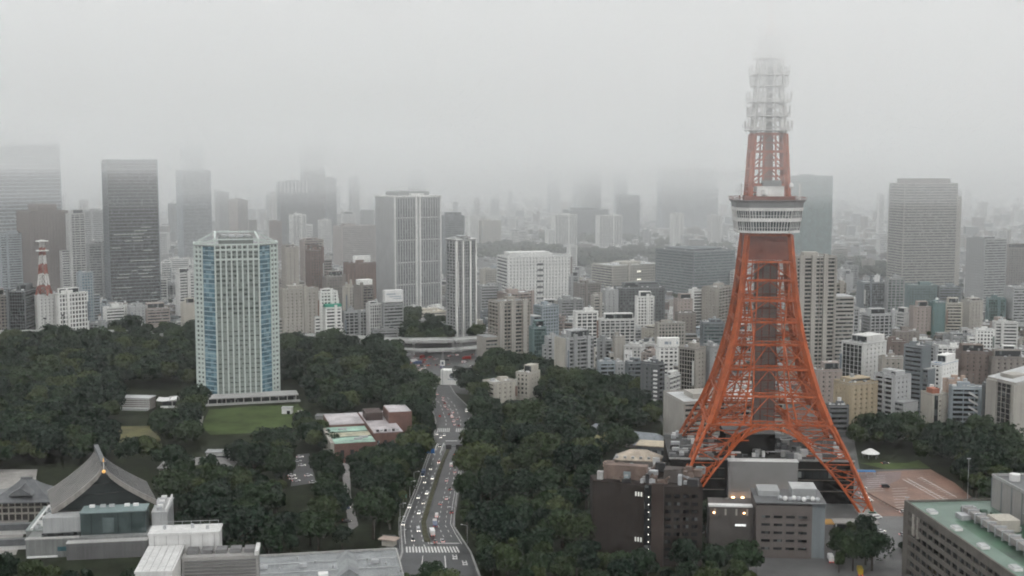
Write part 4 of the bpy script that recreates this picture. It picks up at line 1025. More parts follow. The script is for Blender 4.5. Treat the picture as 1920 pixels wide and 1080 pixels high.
for s in (-1,1):
    cr.bar((s*FR,-DEP-.6,hh+5.4), (s*(FR-1),8,hh+9.5), 1.0); cr.bar((s*FR,-DEP-.6,hh+5.4), (s*(FR+CX),-DEP+CY,hh+1.6), .9)
    cr.bar((s*(FR-1),8,hh+9.5), (s*(FR+CX-1),6,hh+1.6), .8)
cr.bar((-FR,-DEP-.6,hh+5.4), (FR,-DEP-.6,hh+5.4), 1.0); cr.bar((-FR+1,8,hh+9.5), (FR-1,8,hh+9.5), 1.0)
cr.build('crown_frame', HW, ht)
MB().box(-13,13,-12,10,hh+.81,hh+6).build('plant_room', mat('hotel_plant',(.17,.19,.18)), ht)
for x in (-9,-3,3,9): MB().box(-2,2,-6,4,0,1.6).build('chiller', METAL, ht, (x,0,hh+6.01))
FOOT.append((ht.location.x, ht.location.y, 38)); RECT.append((368,526,440,752,960))
pc = thing('hotel_podium', 'long low terrace canopy spreading at the foot of the hotel tower', 'podium', (0,0,0))
a, b = G(318, 764), G(560, 752)
d = (b-a).normalized(); L = (b-a).length; ang = math.atan2(d.y,d.x); n_ = Vector((-d.y,d.x,0)); pc.location = a; pc.rotation_euler = (0,0,ang)
MB().box(2,L-2,1.5,16,0,4.6).build('glazing', gl('dark'), pc)
MB().box(0,L,-1,18,4.62,5.4).build('canopy', CONC, pc)
MB().box(-1,L+1,-3,-1.02,0,1.5).build('terrace_wall', CONC, pc)
for i in range(15): MB().box(-.35,.35,-.35,.35,0,4.6).build('column', CONC, pc, (2+i*(L-4)/14,.3,0))
# two small white pavilions beside it
p = G(255, 768); rt = thing('louvred_pavilion', 'low white louvred pavilion at the edge of the left wood', 'building', (p.x,p.y+6,0), R(-6))
MB().box(-11,11,-6,6,0,8.2).build('wall', wall('greybrown'), rt)
for i in range(5): MB().box(-11.4,11.4,-6.5,-6.02,1.2+i*1.5,1.8+i*1.5).build('louvre', wall('offwhite'), rt)
MB().box(-11.6,11.6,-6.6,6.5,8.2,8.7).build('roof', ROOF_L, rt); MB().box(-10,11,-10,-6.7,0,1.6).build('terrace', wall('lightgrey'), rt)
FOOT.append((p.x,p.y+6,16))
p = G(322, 764); rt = thing('swoop_roof_hall', 'little white hall with an upswept roof beside the hotel tower', 'building', (p.x,p.y+7,0), R(8))
MB().box(-8,8,-5,5,0,5).build('wall', gl('mid'), rt)
m = MB()
for i in range(10):
    x0, x1 = -12+i*2.3, -12+(i+1)*2.3; f = lambda x: 5.2+.016*(x+6)**2
    m.quad((x0,-7,f(x0)),(x1,-7,f(x1)),(x1,7,f(x1)),(x0,7,f(x0))); m.quad((x0,-7,f(x0)-.6),(x1,-7,f(x1)-.6),(x1,-7,f(x1)),(x0,-7,f(x0)))
m.build('roof', WHITE, rt); MB().box(-9,4,-9,-7.2,0,1.4).build('terrace', WHITE, rt)
FOOT.append((p.x,p.y+7,15))
p = G(538, 776); rt = thing('park_kiosk', 'small white kiosk on the lawn before the hotel tower', 'kiosk', (p.x,p.y+2,0), R(-5))
MB().box(-3.6,3.6,-2.4,2.4,0,4.4).build('wall', WHITE, rt); MB().box(-3.9,3.9,-2.7,2.7,4.4,4.8).build('roof', ROOF_L, rt)
MB().box(.2,2.6,-2.5,-2.42,.1,2.4).build('door', gl('dark'), rt)
p = G(608, 790); rt = thing('park_shelter', 'grey flat-roofed shelter in the trees by the lawn', 'shelter', (p.x,p.y+4,0), R(-4))
MB().box(-6.5,6.5,-4,4,3.4,4).build('roof', ROOF, rt); MB().box(-5.5,-1,-3,3.5,0,3.38).build('wall', CONC, rt)
for x in (-5.8,0,5.8): MB().box(-.2,.2,-.2,.2,0,3.38).build('post', CONC, rt, (x,-3.5,0))
FOOT.append((p.x,p.y+4,8))

# ------------------------------------------------------------------ brick building with a green roof beside the avenue
BRICK = mat('red_brick', (.155,.085,.07), rough=.85, var=.2, scale=.3, streak=.3)
p = G(682, 866); q = thing('brick_museum', 'brick building with pale green copper roof and pinkish terrace roof', 'building', (p.x, p.y, 0), R(15))
gz = 12.0
PINK = mat('roof_pinkish',(.42,.39,.40),rough=.45,var=.3,scale=.12)
MB().box(-18,8,0,48,0,gz).build('wall', BRICK, q)
GREEN = mat('green_copper', (.29,.44,.36), rough=.5, var=.4, scale=.1)
grf = MB().box(-17.4,7.4,.6,47.4,gz,gz+.4).build('green_roof', GREEN, q)
for y in (16,31): MB().box(-17.4,7.4,y-.25,y+.25,gz+.41,gz+.85).build('seam', mat('seam_dark',(.10,.15,.13)), grf)
MB().box(-17.4,7.4,17,30,gz+.42,gz+.5).build('stained_strip', mat('roof_stained',(.36,.34,.24),rough=.5,var=.4,scale=.2), grf)
MB().box(-20.2,-18.02,-1.5,47,0,gz+1.2).build('gable_wall', wall('sand'), q)
tp = MB(); tp.v=[(-20.4,40,gz+1),(-30,44,5),(-22,60,5.4),(-17,52,gz+1.6)]; tp.f=[(0,1,2,3)]; tp.m=[0]; tp.build('green_netting', mat('net_green',(.05,.22,.17),rough=.7), q)
MB().box(8.02,27,12,80,0,gz+2.6).build('east_wing', BRICK, q)
MB().box(8.4,26.6,12.4,79.6,gz+2.6,gz+3).build('terrace_roof', PINK, q)
MB().box(-15,8,48.02,84,0,gz+1.6).build('rear_wing', BRICK, q); MB().box(-14.6,7.6,48.4,83.6,gz+1.6,gz+2).build('rear_roof', PINK, q)
tb = MB().box(22,37,38,62,0,gz+10).build('brick_tower', BRICK, q); MB().box(22.4,36.6,38.4,61.6,gz+10,gz+10.4).build('roof', PINK, tb)
MB().box(9,20,50,66,gz+3.01,gz+8).build('plant_room', mat('plant_brown',(.075,.055,.05)), q)
for i in range(6): MB().box(-.8,.8,-.6,.6,0,1.3).build('roof_unit', METAL if i%2 else BLACK, q, (11+i*2.5,15,gz+3))
for x_, y_ in ((-2,8),(2,12),(-8,38)): MB().box(-2.6,2.6,-1.0,1.0,0,1.1).build('roof_unit', METAL, q, (x_,y_,gz+.51))
for x in (-13,-7,-1,4): MB().box(-1.1,1.1,-.2,0,0,5).build('window', gl('dark'), q, (x,-.02,3))
for x in (11,15.5,20): MB().box(-.8,.8,-.2,0,0,8).build('window', gl('dark'), q, (x,11.98,2))
for k in (10,35,60): pt = q.matrix_basis @ Vector((5,k,0)); FOOT.append((pt.x,pt.y,24))


# ------------------------------------------------------------------ temple quarter at the lower left
TILE = mat('temple_tile', (.105,.11,.115), rough=.5, var=.2, scale=.3, bump=.2)
TILE_B = mat('temple_tile_brown', (.23,.215,.20), rough=.5, var=.3, scale=.25, streak=.3)
TEAL = mat('teal_cladding', (.045,.065,.065), rough=.3, var=.15, scale=.08, streak=.4)
GOLD = mat('glowing_gold_leaf', (.85,.50,.16), rough=.3, metal=.6, emit=(1,.55,.2,.15))  # gold with a faint warm glow put into the material, though no lamp
def hip_roof(w, d, z, rise, ridge, ov, sag=.18, n=5):
    """curved hip-and-gable roof: eaves rectangle lifting to a short ridge along x"""
    m = MB(); rows = []
    for i in range(n+1):
        t = i/n; k = t**(1+sag*3)
        rows.append((w/2+ov-(w/2+ov-ridge/2)*t, (d/2+ov)*(1-t), z+rise*k))
    for (a0,b0,z0),(a1,b1,z1) in zip(rows, rows[1:]):
        for s in (1,-1):
            m.quad((-a0*s,-b0*s,z0),(a0*s,-b0*s,z0),(a1*s,-b1*s,z1),(-a1*s,-b1*s,z1)); m.quad((a0*s,-b0*s,z0),(a0*s,b0*s,z0),(a1*s,b1*s,z1),(a1*s,-b1*s,z1))
    a, b, zz_ = rows[0]; m.quad((-a,-b,z-.5),(-a,b,z-.5),(a,b,z-.5),(a,-b,z-.5))
    for s in (1,-1): m.quad((-a*s,-b*s,z-.5),(a*s,-b*s,z-.5),(a*s,-b*s,z),(-a*s,-b*s,z)); m.quad((a*s,-b*s,z-.5),(a*s,b*s,z-.5),(a*s,b*s,z),(a*s,-b*s,z))
    return m
# big hall seen gable-on: long roof running away from us
p = G(185, 1035); q = thing('temple_hall', 'large temple hall with a steep grey gabled roof and gold ridge ornament', 'temple', (p.x-8, p.y+30, 0), R(23))
zr = at(181, 872, p.y+12).z; ze = at(181, 948, p.y+12).z
m = MB(); n = 8; prof = []
for i in range(n+1):
    t = i/n; prof.append((24*t, zr-(zr-ze)*(t**.72)))
for s in (1,-1):
    for (x0,z0),(x1,z1) in zip(prof, prof[1:]):
        m.quad((s*x0,-19,z0),(s*x0,20,z0),(s*x1,20,z1),(s*x1,-19,z1)); m.quad((s*x0,-19,z0-2.6),(s*x1,-19,z1-2.6),(s*x1,-19,z1),(s*x0,-19,z0))
m.build('roof', TILE_B, q)
for i in range(12):
    y = -16+i*3; rb = MB()
    for s in (1,-1):
        for (x0,z0),(x1,z1) in zip(prof, prof[1:]): rb.bar((s*x0,y,z0+.1),(s*x1,y,z1+.1),.35)
    rb.build('roof_rib', TILE, q)
MB().box(-1,1,-19.6,20.4,zr-.4,zr+1.6).build('ridge', TILE, q)
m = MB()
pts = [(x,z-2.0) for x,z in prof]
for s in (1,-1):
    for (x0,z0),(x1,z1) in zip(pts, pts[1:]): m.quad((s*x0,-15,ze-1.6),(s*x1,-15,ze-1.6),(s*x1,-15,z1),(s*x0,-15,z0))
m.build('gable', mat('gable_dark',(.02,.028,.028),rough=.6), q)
for z in (.25,.5,.72):
    hwz = 22*(1-z)**1.35; MB().box(-hwz,hwz,-15.5,-15.02,ze+(zr-ze)*z-.5,ze+(zr-ze)*z).build('gable_beam', mat('beam_dark',(.035,.04,.04)), q)
MB().ball((0,-20.2,zr-3.0),.9,10).build('gold_ornament', GOLD, q, smooth=True); MB().cone(0,-19.4,.4,.12,zr+1.6,zr+3.4,8).build('finial', GOLD, q)
MB().bar((0,-20.1,zr-2.2),(0,-20.1,zr+1.4),.4).build('ridge_end_tile', WHITE, q)
MB().box(-20,20,-13,19,0,ze-.3).build('wall', mat('temple_wall',(.10,.10,.095)), q)
FOOT.append((p.x,p.y+30,30))
# modern annexe wrapped around it
q = thing('temple_annexe', 'grey stepped modern annexe with teal-clad block in front of the temple hall', 'building', (p.x+1, p.y+4, 0), R(9))
ANX = mat('annexe_grey',(.20,.207,.203),rough=.7,var=.25,scale=.1,streak=.5)
m = MB().box(-9,20.5,-6,6,9,19.2).build('teal_block', TEAL, q)
for x in (-4,2,8,14): MB().box(x-.15,x+.15,-6.3,-6.02,9,19).build('cladding_joint', mat('joint_teal',(.02,.035,.035)), m)
MB().box(-9.3,20.8,-6.3,6.3,19.2,19.7).build('roof', mat('roof_teal_grey',(.17,.22,.22)), m)
for x in (-5,0,4,11,15): MB().box(-1.2,1.2,-.8,.8,0,1.2).build('roof_unit', WHITE if x%2 else METAL, m, (x,3,19.7))
MB().box(1,6,-6.4,-6.05,10,17).build('pale_panel', mat('panel_teal',(.10,.13,.13)), m)
MB().box(-26,-9.02,-5,5,10.5,17.5).build('white_block', wall('grey'), q)
MB().box(-26.4,-8.9,-6.2,-5.02,8.6,10.48).build('dark_slot', gl('black'), q)
lw = MB().box(-33,-9,-9,6,0,8.6).build('lower_block', ANX, q)
MB().box(-33.3,-9.4,-9.3,-5.4,8.6,9.1).build('coping', CONC, lw); MB().box(-19,-14.5,-9.2,-9.02,3,5).build('teal_window', mat('win_teal',(.05,.12,.14),rough=.2), lw)
MB().box(-32.5,-19,-9.5,-9.02,.2,1.0).build('plinth', WHITE, lw)
MB().box(-8.98,22,-10,5.9,0,8.98).build('front_wing', ANX, q)
MB().box(-14,22,-14.5,-10.02,0,7.6).build('front_wall', mat('annexe_dark',(.115,.115,.115),var=.2,streak=.5), q)
MB().box(-14.2,22.2,-14.7,-9.9,7.6,8).build('coping', CONC, q)
sd = MB().box(-36,-26.4,6.02,48,0,8.5).build('side_gallery', ANX, q)
MB().box(-36.4,-26,5.8,48.3,8.5,9.0).build('roof', mat('roof_green_grey',(.20,.23,.22),rough=.4), sd)
for i in range(9): MB().box(-1,1,-.9,.9,0,1.3).build('roof_unit', WHITE if i%3 else METAL, sd, (-31+(i%2)*2.4-1,9+i*4.2,9))
MB().box(-34,-33,6,48,9,10).build('parapet', WHITE, sd)
rt_ = MB().box(22.2,29.5,2,28,0,16).build('right_wing', wall('lightgrey'), q)
MB().box(22,29.8,1.8,28.3,16,16.4).build('roof', ROOF_L, rt_)
for i in range(6): MB().cbox(0,0,.9,2.6,2.2,1.8).build('roof_unit', WHITE if i%2 else METAL, rt_, (25.5,5+i*4,16.4))
MB().box(28.6,29.3,2,28,16.4,18).build('parapet', WHITE, rt_)
FOOT.append((p.x,p.y+4,32)); FOOT.append((p.x-27,p.y+25,22)); FOOT.append((p.x+24,p.y+18,16))
# smaller hall at the left edge
p = G(36, 978); q = thing('temple_gate_hall', 'dark hip-roofed temple hall at the left edge beside the big hall', 'temple', (p.x, p.y+12, 0), R(4))
hip_roof(26, 18, 10.5, 9.0, 5, 5).build('roof', TILE, q)
MB().box(-13,13,-9,9,0,10.0).build('wall', mat('temple_dark',(.05,.045,.04)), q)
gb = MB(); gb.v=[(-6,-11.5,13.2),(6,-11.5,13.2),(0,-11.5,17.2),(0,0,17.6),(-6,-4,14.5),(6,-4,14.5)]; gb.f=[(0,1,2),(0,2,3,4),(1,5,3,2)]; gb.m=[0]*3; gb.build('dormer_gable', TILE, q)
MB().box(-3,3,-.5,.5,19.2,20.2).build('ridge', TILE, q)
for z in (3.4,6.6): MB().box(-14.5,14.5,-10.6,-9.02,z,z+.7).build('gallery', wall('sand'), q)
for i in range(9): MB().box(-.3,.3,-.3,.3,0,10).build('column', wall('sand'), q, (-13+i*3.25,-10,0))
FOOT.append((p.x,p.y+12,24))
for i, (a, b, w_, d_, h_) in enumerate(((10,1002,34,6,3.2),(22,1030,30,6,3.0))):
    p = G(a, b); q = thing('cloister_wall', ('upper' if i == 0 else 'lower') + ' pale roofed boundary wall left of the temple annexe', 'wall', (p.x, p.y, 0), R(10))
    MB().box(-w_/2,w_/2,-.8,.8,0,h_).build('wall', wall('offwhite'), q)
    MB().bar((-w_/2-.5,0,h_+.6),(w_/2+.5,0,h_+.6),3.0).build('tile_roof', TILE, q)
# long low roofs right of the temple
p = G(365, 893); q = thing('priests_house', 'long low dark-roofed house with a white-walled upper storey by the trees', 'building', (p.x, p.y+8, 0), R(3))
MB().box(-21,20,-7,7,0,5).build('wall', wall('greybrown'), q)
hip_roof(41, 14, 5.2, 4.2, 30, 1.5, 0).build('roof', mat('roof_slate',(.20,.195,.19),rough=.5,var=.2,scale=.3), q)
u = MB().box(5,19.5,0,7.5,5,12).build('upper_storey', wall('offwhite'), q); MB().box(4.4,20.1,-.8,8.2,12,12.4).build('upper_roof', ROOF, u)
MB().box(5,19.4,-.3,-.02,9,10).build('window_band', gl('dark'), u)
FOOT.append((p.x,p.y+8,24))
p = G(608, 722); q = thing('small_temple', 'grey-roofed little temple half hidden in the trees right of the hotel', 'temple', (p.x, p.y, 0), R(20))
hip_roof(14, 12, 8, 6, 5, 2.5).build('roof', TILE, q); MB().box(-7,7,-6,6,0,7.6).build('wall', wall('greybrown'), q)
FOOT.append((p.x,p.y,13))

# ------------------------------------------------------------------ foreground roofs at the bottom
q0 = G(620, 1037, 14); q = thing('ribbed_roof_hall', 'low hall with a pale wet ribbed metal roof at the bottom of the view', 'building', (q0.x, q0.y, 0), R(10))
RIB = mat('ribbed_metal', (.24,.255,.26), rough=.35, var=.35, scale=.12, metal=.2, streak=.2)
MB().box(-40,27,-34,-.4,0,13.4).build('wall', wall('grey'), q)
MB().box(-41,28,-35,0,13.4,14).build('roof', RIB, q)
for i in range(34): MB().box(-.12,.12,-34.8,-.3,14.0,14.25).build('standing_seam', RIB, q, (-39.8+i*2.02,0,0))
for y in (-12,-24): MB().box(-40,27,y-.3,y+.3,14.26,14.5).build('roof_joint', METAL, q)
MB().box(-41.2,28.2,-.2,.3,13.2,14.9).build('parapet', CONC, q); MB().box(27.9,28.6,-35,-.22,13.2,14.9).build('parapet', CONC, q)
m = MB(); m.quad((5,-30,14.3),(10,-30,14.3),(7.5,-4,18),(7.5,-4,18)); m.v=[(2,-33,14.2),(11,-33,14.2),(6.5,-33,17.2),(2.2,-7,14.2),(10.8,-7,14.2),(6.5,-7,17.2)]; m.f=[(0,1,2),(5,4,3),(0,2,5,3),(1,4,5,2)]; m.m=[0]*4; m.build('roof_lantern', RIB, q)
MB().box(-2,2,-1.5,1.5,0,1.2).build('skylight', WHITE, q, (-4,-30,14.3))
for i in range(9): MB().cone(0,0,.45,.45,0,1.0,10).build('roof_vent', METAL, q, (-36+i*7.3,-6.5-(i%3)*7,14.25))
for x_ in (-28,-12,18): MB().box(-1.6,1.6,-1.1,1.1,0,1.3).build('roof_unit', METAL, q, (x_,-17,14.26))
FOOT.append((q0.x-5,q0.y-17,38))
q0 = G(287, 990, 100); q = thing('white_penthouse_block', 'tall white block with a grey louvred roof room in the near foreground', 'building', (q0.x, q0.y, 0), R(7))
WW = mat('bright_white_panel', (.54,.54,.53), rough=.6, var=.18, scale=.25, streak=.5)
MB().box(0,15.2,-6,0,0,100).build('white_block', WW, q); MB().box(-.2,15.4,-6.2,.2,100,100.5).build('coping', WW, q)
MB().box(.1,7.6,-24,-6.02,0,97.4).build('white_wing', WW, q); MB().box(-.1,7.8,-24.2,-6.3,97.4,97.8).build('coping', WW, q)
lv = MB().box(7.82,24,-12,-6.04,0,96.6).build('louvre_room', mat('louvre_grey',(.27,.265,.255),var=.15), q)
for i in range(7): MB().box(8.4,23.6,-12.3,-12.02,91+i*.75,91.35+i*.75).build('louvre', mat('vent_dark',(.14,.14,.14)), lv)
for i in range(5): MB().box(0,2.4,-3,0,0,.9).build('vent', mat('vent_dark',(.14,.14,.14)), lv, (8.6+i*3.1,-7,96.6))
MB().box(23.4,24.2,-12.2,-6.04,96.6,97.6).build('parapet', WW, lv)
MB().box(7.82,24.4,-34,-12.04,0,90.2).build('beige_wing', mat('beige_panel',(.50,.45,.385),var=.08), q)
for i in range(5): MB().box(-.04,.04,-24.1,-6.3,97.81,97.86).build('roof_joint', mat('joint_grey',(.25,.25,.25)), q, (1.4+i*1.5,0,0))
for i in range(6): MB().box(-.05,.05,-.06,0,90,99.9).build('panel_joint', mat('joint_grey',(.25,.25,.25)), q, (1.2+i*2.6,-6.03,0))
for x_, y_ in ((3,-3),(9,-2.5),(12.5,-4)): MB().cone(0,0,.35,.35,0,.9,10).build('roof_vent', METAL, q, (x_,y_,100.5))
MB().bar((.6,-1,101.6),(14.6,-1,101.6),.08).build('guard_rail', METAL, q)
for i in range(8): MB().box(-.04,.04,-.04,.04,0,1.1).build('rail_post', METAL, q, (.6+i*2,-1,100.5))
FOOT.append((q0.x,q0.y,30))

# ------------------------------------------------------------------ dark brown block by the wood
def P2(px, Y): return at(px, 900, Y).x
p = G(1222, 1062); q = thing('brown_brick_block', 'dark brown brick block with a cluttered roof and a column of stair lights', 'building', (p.x, p.y, 0), R(-14))
DB = mat('dark_brick', (.026,.019,.016), rough=.9, var=.18, scale=.12, streak=.35)
bh = at(1222, 912, p.y).z
# corner of the two faces at the origin; left face runs left-away, right face right-away
Lw, Rw = 31.0, 22.0
MB().prism([(0,0),(Rw,5.0),(Rw-6,34),(-6,36),(-Lw,14),(-Lw+3,4)], 0, bh).build('wall', DB, q)
MB().prism([(-3.6,-.7),(-.4,-.7),(-.4,.2),(-3.6,.2)], 0, bh+.6).build('stair_slot', gl('black'), q)
MB().prism([(-.38,-1.0),(5.0,-.1),(5,1.5),(-.38,.6)], 0, bh+1.4).build('stair_tower', mat('dark_brick_warm',(.042,.028,.023),rough=.8,var=.15), q)
SL = mat('stair_light', (.9,.9,.8), emit=(1,.95,.85,.9))
for i in range(8): MB().box(-.18,.18,-.2,.2,0,.4).build('stair_light', SL, q, (-1.6,-.95,bh-5-i*3.45))
dirL = Vector((-Lw+3, 4.6, 0)).normalized(); dirR = Vector((Rw, 5.0, 0)).normalized()
WL = mat('lit_window_white', (.6,.6,.55), emit=(.95,1.0,.92,.12))
def win(dirv, s, z, wd, ht_, m_, nm='window', off=.12):
    c = dirv*s; n_ = Vector((dirv.y, -dirv.x, 0)); n_ = n_ if n_.y < 0 else -n_
    o = MB().box(-wd/2,wd/2,-off,off,0,ht_).build(nm, m_, q, c + n_*.05 + Vector((0,0,z))); o.rotation_euler = (0,0,math.atan2(dirv.y,dirv.x) if dirv.x>0 else math.atan2(-dirv.y,-dirv.x)); return o
for i in range(9):
    z = bh-5.2-i*3.5
    for j in range(5):
        lit = (i in (0,6)) and j == 0
        if j == 0:
            for k in range(4):
                if lit: win(dirL, 5.2+k*1.3, z, .75, 2.0, WL, 'lit_window')
        elif j > 1: win(dirL, 9+j*4.2, z, 3.2, 1.5, gl('black'))
    for j in range(4): win(dirR, 7+j*4, z, 2.6, 1.5, gl('black'))
rg = random.Random(8)
BR = mat('roof_brown', (.16,.115,.095), rough=.7, var=.3)
for i in range(70):
    x, y = rg.uniform(-Lw+5, Rw-3), rg.uniform(4, 31)
    a, b, c = rg.uniform(1.2,5), rg.uniform(1.2,4), rg.uniform(1.2,4.5)
    MB().cbox(0,0,c/2,a,b,c).build('roof_unit', rg.choice((METAL,BR,CONC,BLACK,BR,mat('unit_teal',(.2,.24,.25)))), q, (x,y,bh))
for i in range(12):
    x, y = rg.uniform(-Lw+6, Rw-4), rg.uniform(5, 28); MB().bar((x,y,bh+.8),(x+rg.uniform(-7,7),y+rg.uniform(-3,3),bh+rg.uniform(2,4)),.9).build('roof_duct', rg.choice((METAL,BR)), q)
MB().box(-24,-4,9,14,bh,bh+6.5).build('roof_room', BR, q); MB().box(4,12,8,16,bh,bh+6).build('roof_room', mat('roof_room_dark',(.07,.06,.055)), q)
m = MB()
for i in range(7): a0, a1 = math.pi*i/6, math.pi*(i+1)/6; m.bar((-16+9*math.cos(a0),16,bh+5-3*math.sin(a0)*.6),(-16+9*math.cos(a1),16,bh+5-3*math.sin(a1)*.6),1.8)
m.build('curved_duct', mat('duct_pinkish',(.33,.26,.22)), q)
FOOT.append((p.x-3,p.y+16,27))
# beige-roofed buildings behind it
p = G(1200, 898); q = thing('beige_hall', 'low hall with a beige peaked roof beside the lattice tower', 'building', (p.x, p.y+8, 0), R(-12))
MB().box(-14,13,-7,8,0,10).build('wall', wall('greybrown'), q); MB().box(-14.4,13.4,-7.4,8.4,10,10.5).build('flat_roof', ROOF, q)
hip_roof(24, 12, 10.6, 5, 10, 1.5, 0).build('peaked_roof', mat('roof_sandy',(.42,.36,.29),rough=.6,var=.25,scale=.2), q)
MB().box(9,13,-8.2,-7.42,1,13).build('white_banner', WHITE, q); MB().box(-16,-13,-9,-6,0,8).build('porch', wall('peach'), q)
for i in range(6): MB().cbox(0,0,1,1.6,1.6,2).build('roof_unit', METAL, q, (-12+i*4.6,-5.6,10.5))
FOOT.append((p.x,p.y+8,19))
p = G(1228, 866); q = thing('sandy_roof_pavilion', 'flat sandy-roofed pavilion left of the lattice tower foot', 'building', (p.x, p.y+9, 0), R(-16))
MB().box(-9,9,-7,7,0,9).build('wall', wall('slate'), q); MB().box(-10,10,-8,8,9,9.6).build('roof', mat('roof_sand',(.50,.43,.32),rough=.5,var=.2,scale=.2), q)
for x in (-6,-2,2,6): MB().box(-1.5,1.5,-.2,0,0,4).build('window', gl('mid'), q, (x,-7.02,3))
FOOT.append((p.x,p.y+9,12))
for i, (a, b, w_, h_) in enumerate(((1140,806,26,6),(1200,822,30,6.5),(1225,836,22,6))):
    p = G(a, b+16); q = thing('tiled_roof_house', ['first','middle','last'][i] + ' of three grey tiled roofs descending through the wood towards the tower', 'house', (p.x, p.y, 0), R(-24), 'tiled roofs in the wood')
    MB().box(-w_/2+1,w_/2-1,-4,4,0,h_).build('wall', wall('greybrown'), q); hip_roof(w_, 9, h_, 3.4, w_-8, 1, 0).build('roof', mat('roof_bluegrey',(.21,.23,.25),rough=.45,var=.2,scale=.4), q)
    FOOT.append((p.x,p.y,12))

# ------------------------------------------------------------------ buildings in front of the lattice tower
p = G(1450, 1046); q = thing('stone_office', 'low greige office with window rows in front of the lattice tower', 'building', (p.x, p.y+15, 0), R(-5))
h1 = at(1450, 948, p.y).z; x0 = P2(1425,p.y)-p.x; x1 = P2(1553,p.y)-p.x
GS = mat('greige_stone', (.115,.099,.092), rough=.75, var=.12, scale=.1, streak=.2)
MB().box(x0,x1-6,-15,10,0,h1).build('wall', GS, q); MB().box(x1-5.98,x1,-14,10,0,h1+1).build('dark_end', wall('slate'), q)
for r_ in range(5):
    for c_ in range(4): MB().box(0,3.9,-.2,0,0,1.1).build('window', gl('black'), q, (x0+2.4+c_*5.6,-15.02,4+r_*(h1-6)/5))
MB().box(x0-.4,x1+.4,-15.4,10.4,h1+1.01,h1+1.5).build('roof', ROOF_D, q)
MB().box(x0+2,x0+12,-4,8,h1+1.5,h1+4).build('roof_room', wall('grey'), q); MB().box(x1-14,x1-3,-6,6,h1+1.5,h1+5.6).build('roof_room', wall('grey'), q)
MB().box(x1-14.3,x1-2.7,-6.3,6.3,h1+5.61,h1+6).build('roof_room_top', ROOF_L, q)
for i in range(9): MB().ball((0,0,1.0),1.2,8).build('roof_vent', WHITE if i%2 else METAL, q, (x1-20+i*2.1,-10-(i%3),h1+1.5))
lx0 = P2(1340,p.y)-p.x; MB().box(lx0,x0-.4,-8,8,0,h1-3).build('left_wing', mat('wing_dark',(.10,.09,.085)), q)
MB().box(lx0-.5,x0-1,-8.6,-5,h1-3,h1-2.2).build('white_canopy', WHITE, q)
for i in range(4): MB().box(0,.9,-.2,0,0,3).build('column', wall('sand'), q, (lx0+2+i*5,-8.02,h1-7)); 
for i in range(2): MB().box(-.4,.4,-.2,.2,0,.5).build('lamp', LAMP, q, (lx0+2+i*14,-8.4,h1-6))
MB().box(x0-9,x0-4,-8.9,-8.62,h1-12,h1-11).build('white_strip', mat('strip_light',(.8,.8,.8),emit=(1,1,1,.2)), q)
FOOT.append((p.x-2,p.y+12,28)); FOOT.append((p.x-20,p.y+12,16))
p = G(1640, 1000); q = thing('entrance_canopy', 'flat dark entrance canopy at the foot of the tower leg', 'canopy', (p.x-6, p.y+2, 0), R(-4))
MB().box(-14,8,-4,4,5,5.6).build('roof', mat('canopy_grey',(.24,.23,.22)), q); MB().box(-20,-14.02,-4,4,4.6,5.2).build('ochre_roof', mat('ochre',(.30,.17,.05)), q)
for x in (-13,-6,1,7): MB().box(-.25,.25,-.25,.25,0,5).build('post', METAL, q, (x,-3.4,0))
MB().box(-13,7,0,3.6,0,4.9).build('kiosk_wall', gl('dark'), q)
# green-roofed office at the lower right
rz = 35.0
c1, c2 = G(1697, 941, rz), G(1905, 1085, rz)
dv = (c2-c1).normalized(); ang = math.atan2(dv.y, dv.x)
q = thing('green_roof_office', 'brown-grey office with a green roof and rows of long windows, lower right', 'building', (c1.x, c1.y, 0), ang)
# local x runs along the visible long side towards the viewer, local y to the right (into the building)
Lx, Ly = 150.0, 62.0
OW = mat('office_stone', (.125,.114,.10), rough=.75, var=.25, scale=.1, streak=.35)
MB().box(.5,Lx-.5,.5,Ly-.5,0,rz-.5).build('glazing', gl('black'), q)
for i in range(8):
    MB().box(0,Lx,-.3,.6,rz-2.2-i*4.3,rz-.4-i*4.3).build('spandrel', OW, q) if i else MB().box(0,Lx,-.3,.6,rz-2.6,rz+.9).build('cornice', OW, q)
    MB().box(-.3,.6,.62,Ly,rz-2.2-i*4.3,rz-.4-i*4.3).build('spandrel', OW, q)
for i in range(26): MB().box(-.9 if i == 0 else -.3,.3,-.15,.6,0,rz-2.7).build('pier', OW, q, (i*6+.3,0,0))
MB().box(-.35,5.2,-.4,.62,0,rz-2.5).build('corner_wall', OW, q); MB().box(9,11.4,-.42,.62,rz-12,rz-2.6).build('light_pier', wall('sand'), q); MB().box(14,15.4,-.42,.62,rz-12,rz-2.6).build('light_pier', wall('sand'), q)
GRF = mat('green_roof_paint', (.045,.10,.062), rough=.4, var=.5, scale=.07)
GRF2 = mat('green_roof_pale', (.12,.18,.145), rough=.4, var=.2, scale=.06)
MB().box(.62,Lx,.62,Ly,rz-.5,rz).build('roof', GRF, q)
MB().box(1,30,1,Ly-1,rz+.004,rz+.05).build('pale_roof_strip', GRF2, q); MB().box(30.02,Lx,1,9,rz+.004,rz+.05).build('pale_roof_strip', GRF2, q)
MB().box(.6,1.2,.62,Ly,rz,rz+.95).build('parapet', OW, q)
for x in (18,42,66,92): 
    s_ = MB().box(-2.4,2.4,-1.6,1.6,0,1.0).build('skylight', WHITE, q, (x,4.5,rz+.06)); MB().box(-2.1,2.1,-1.3,1.3,1.0,1.4).build('skylight_pane', ROOF_L, s_)
dk_ = MB().box(20,92,16,20,rz+1,rz+3.4).build('roof_duct', mat('duct_grey',(.27,.26,.25),var=.2), q)
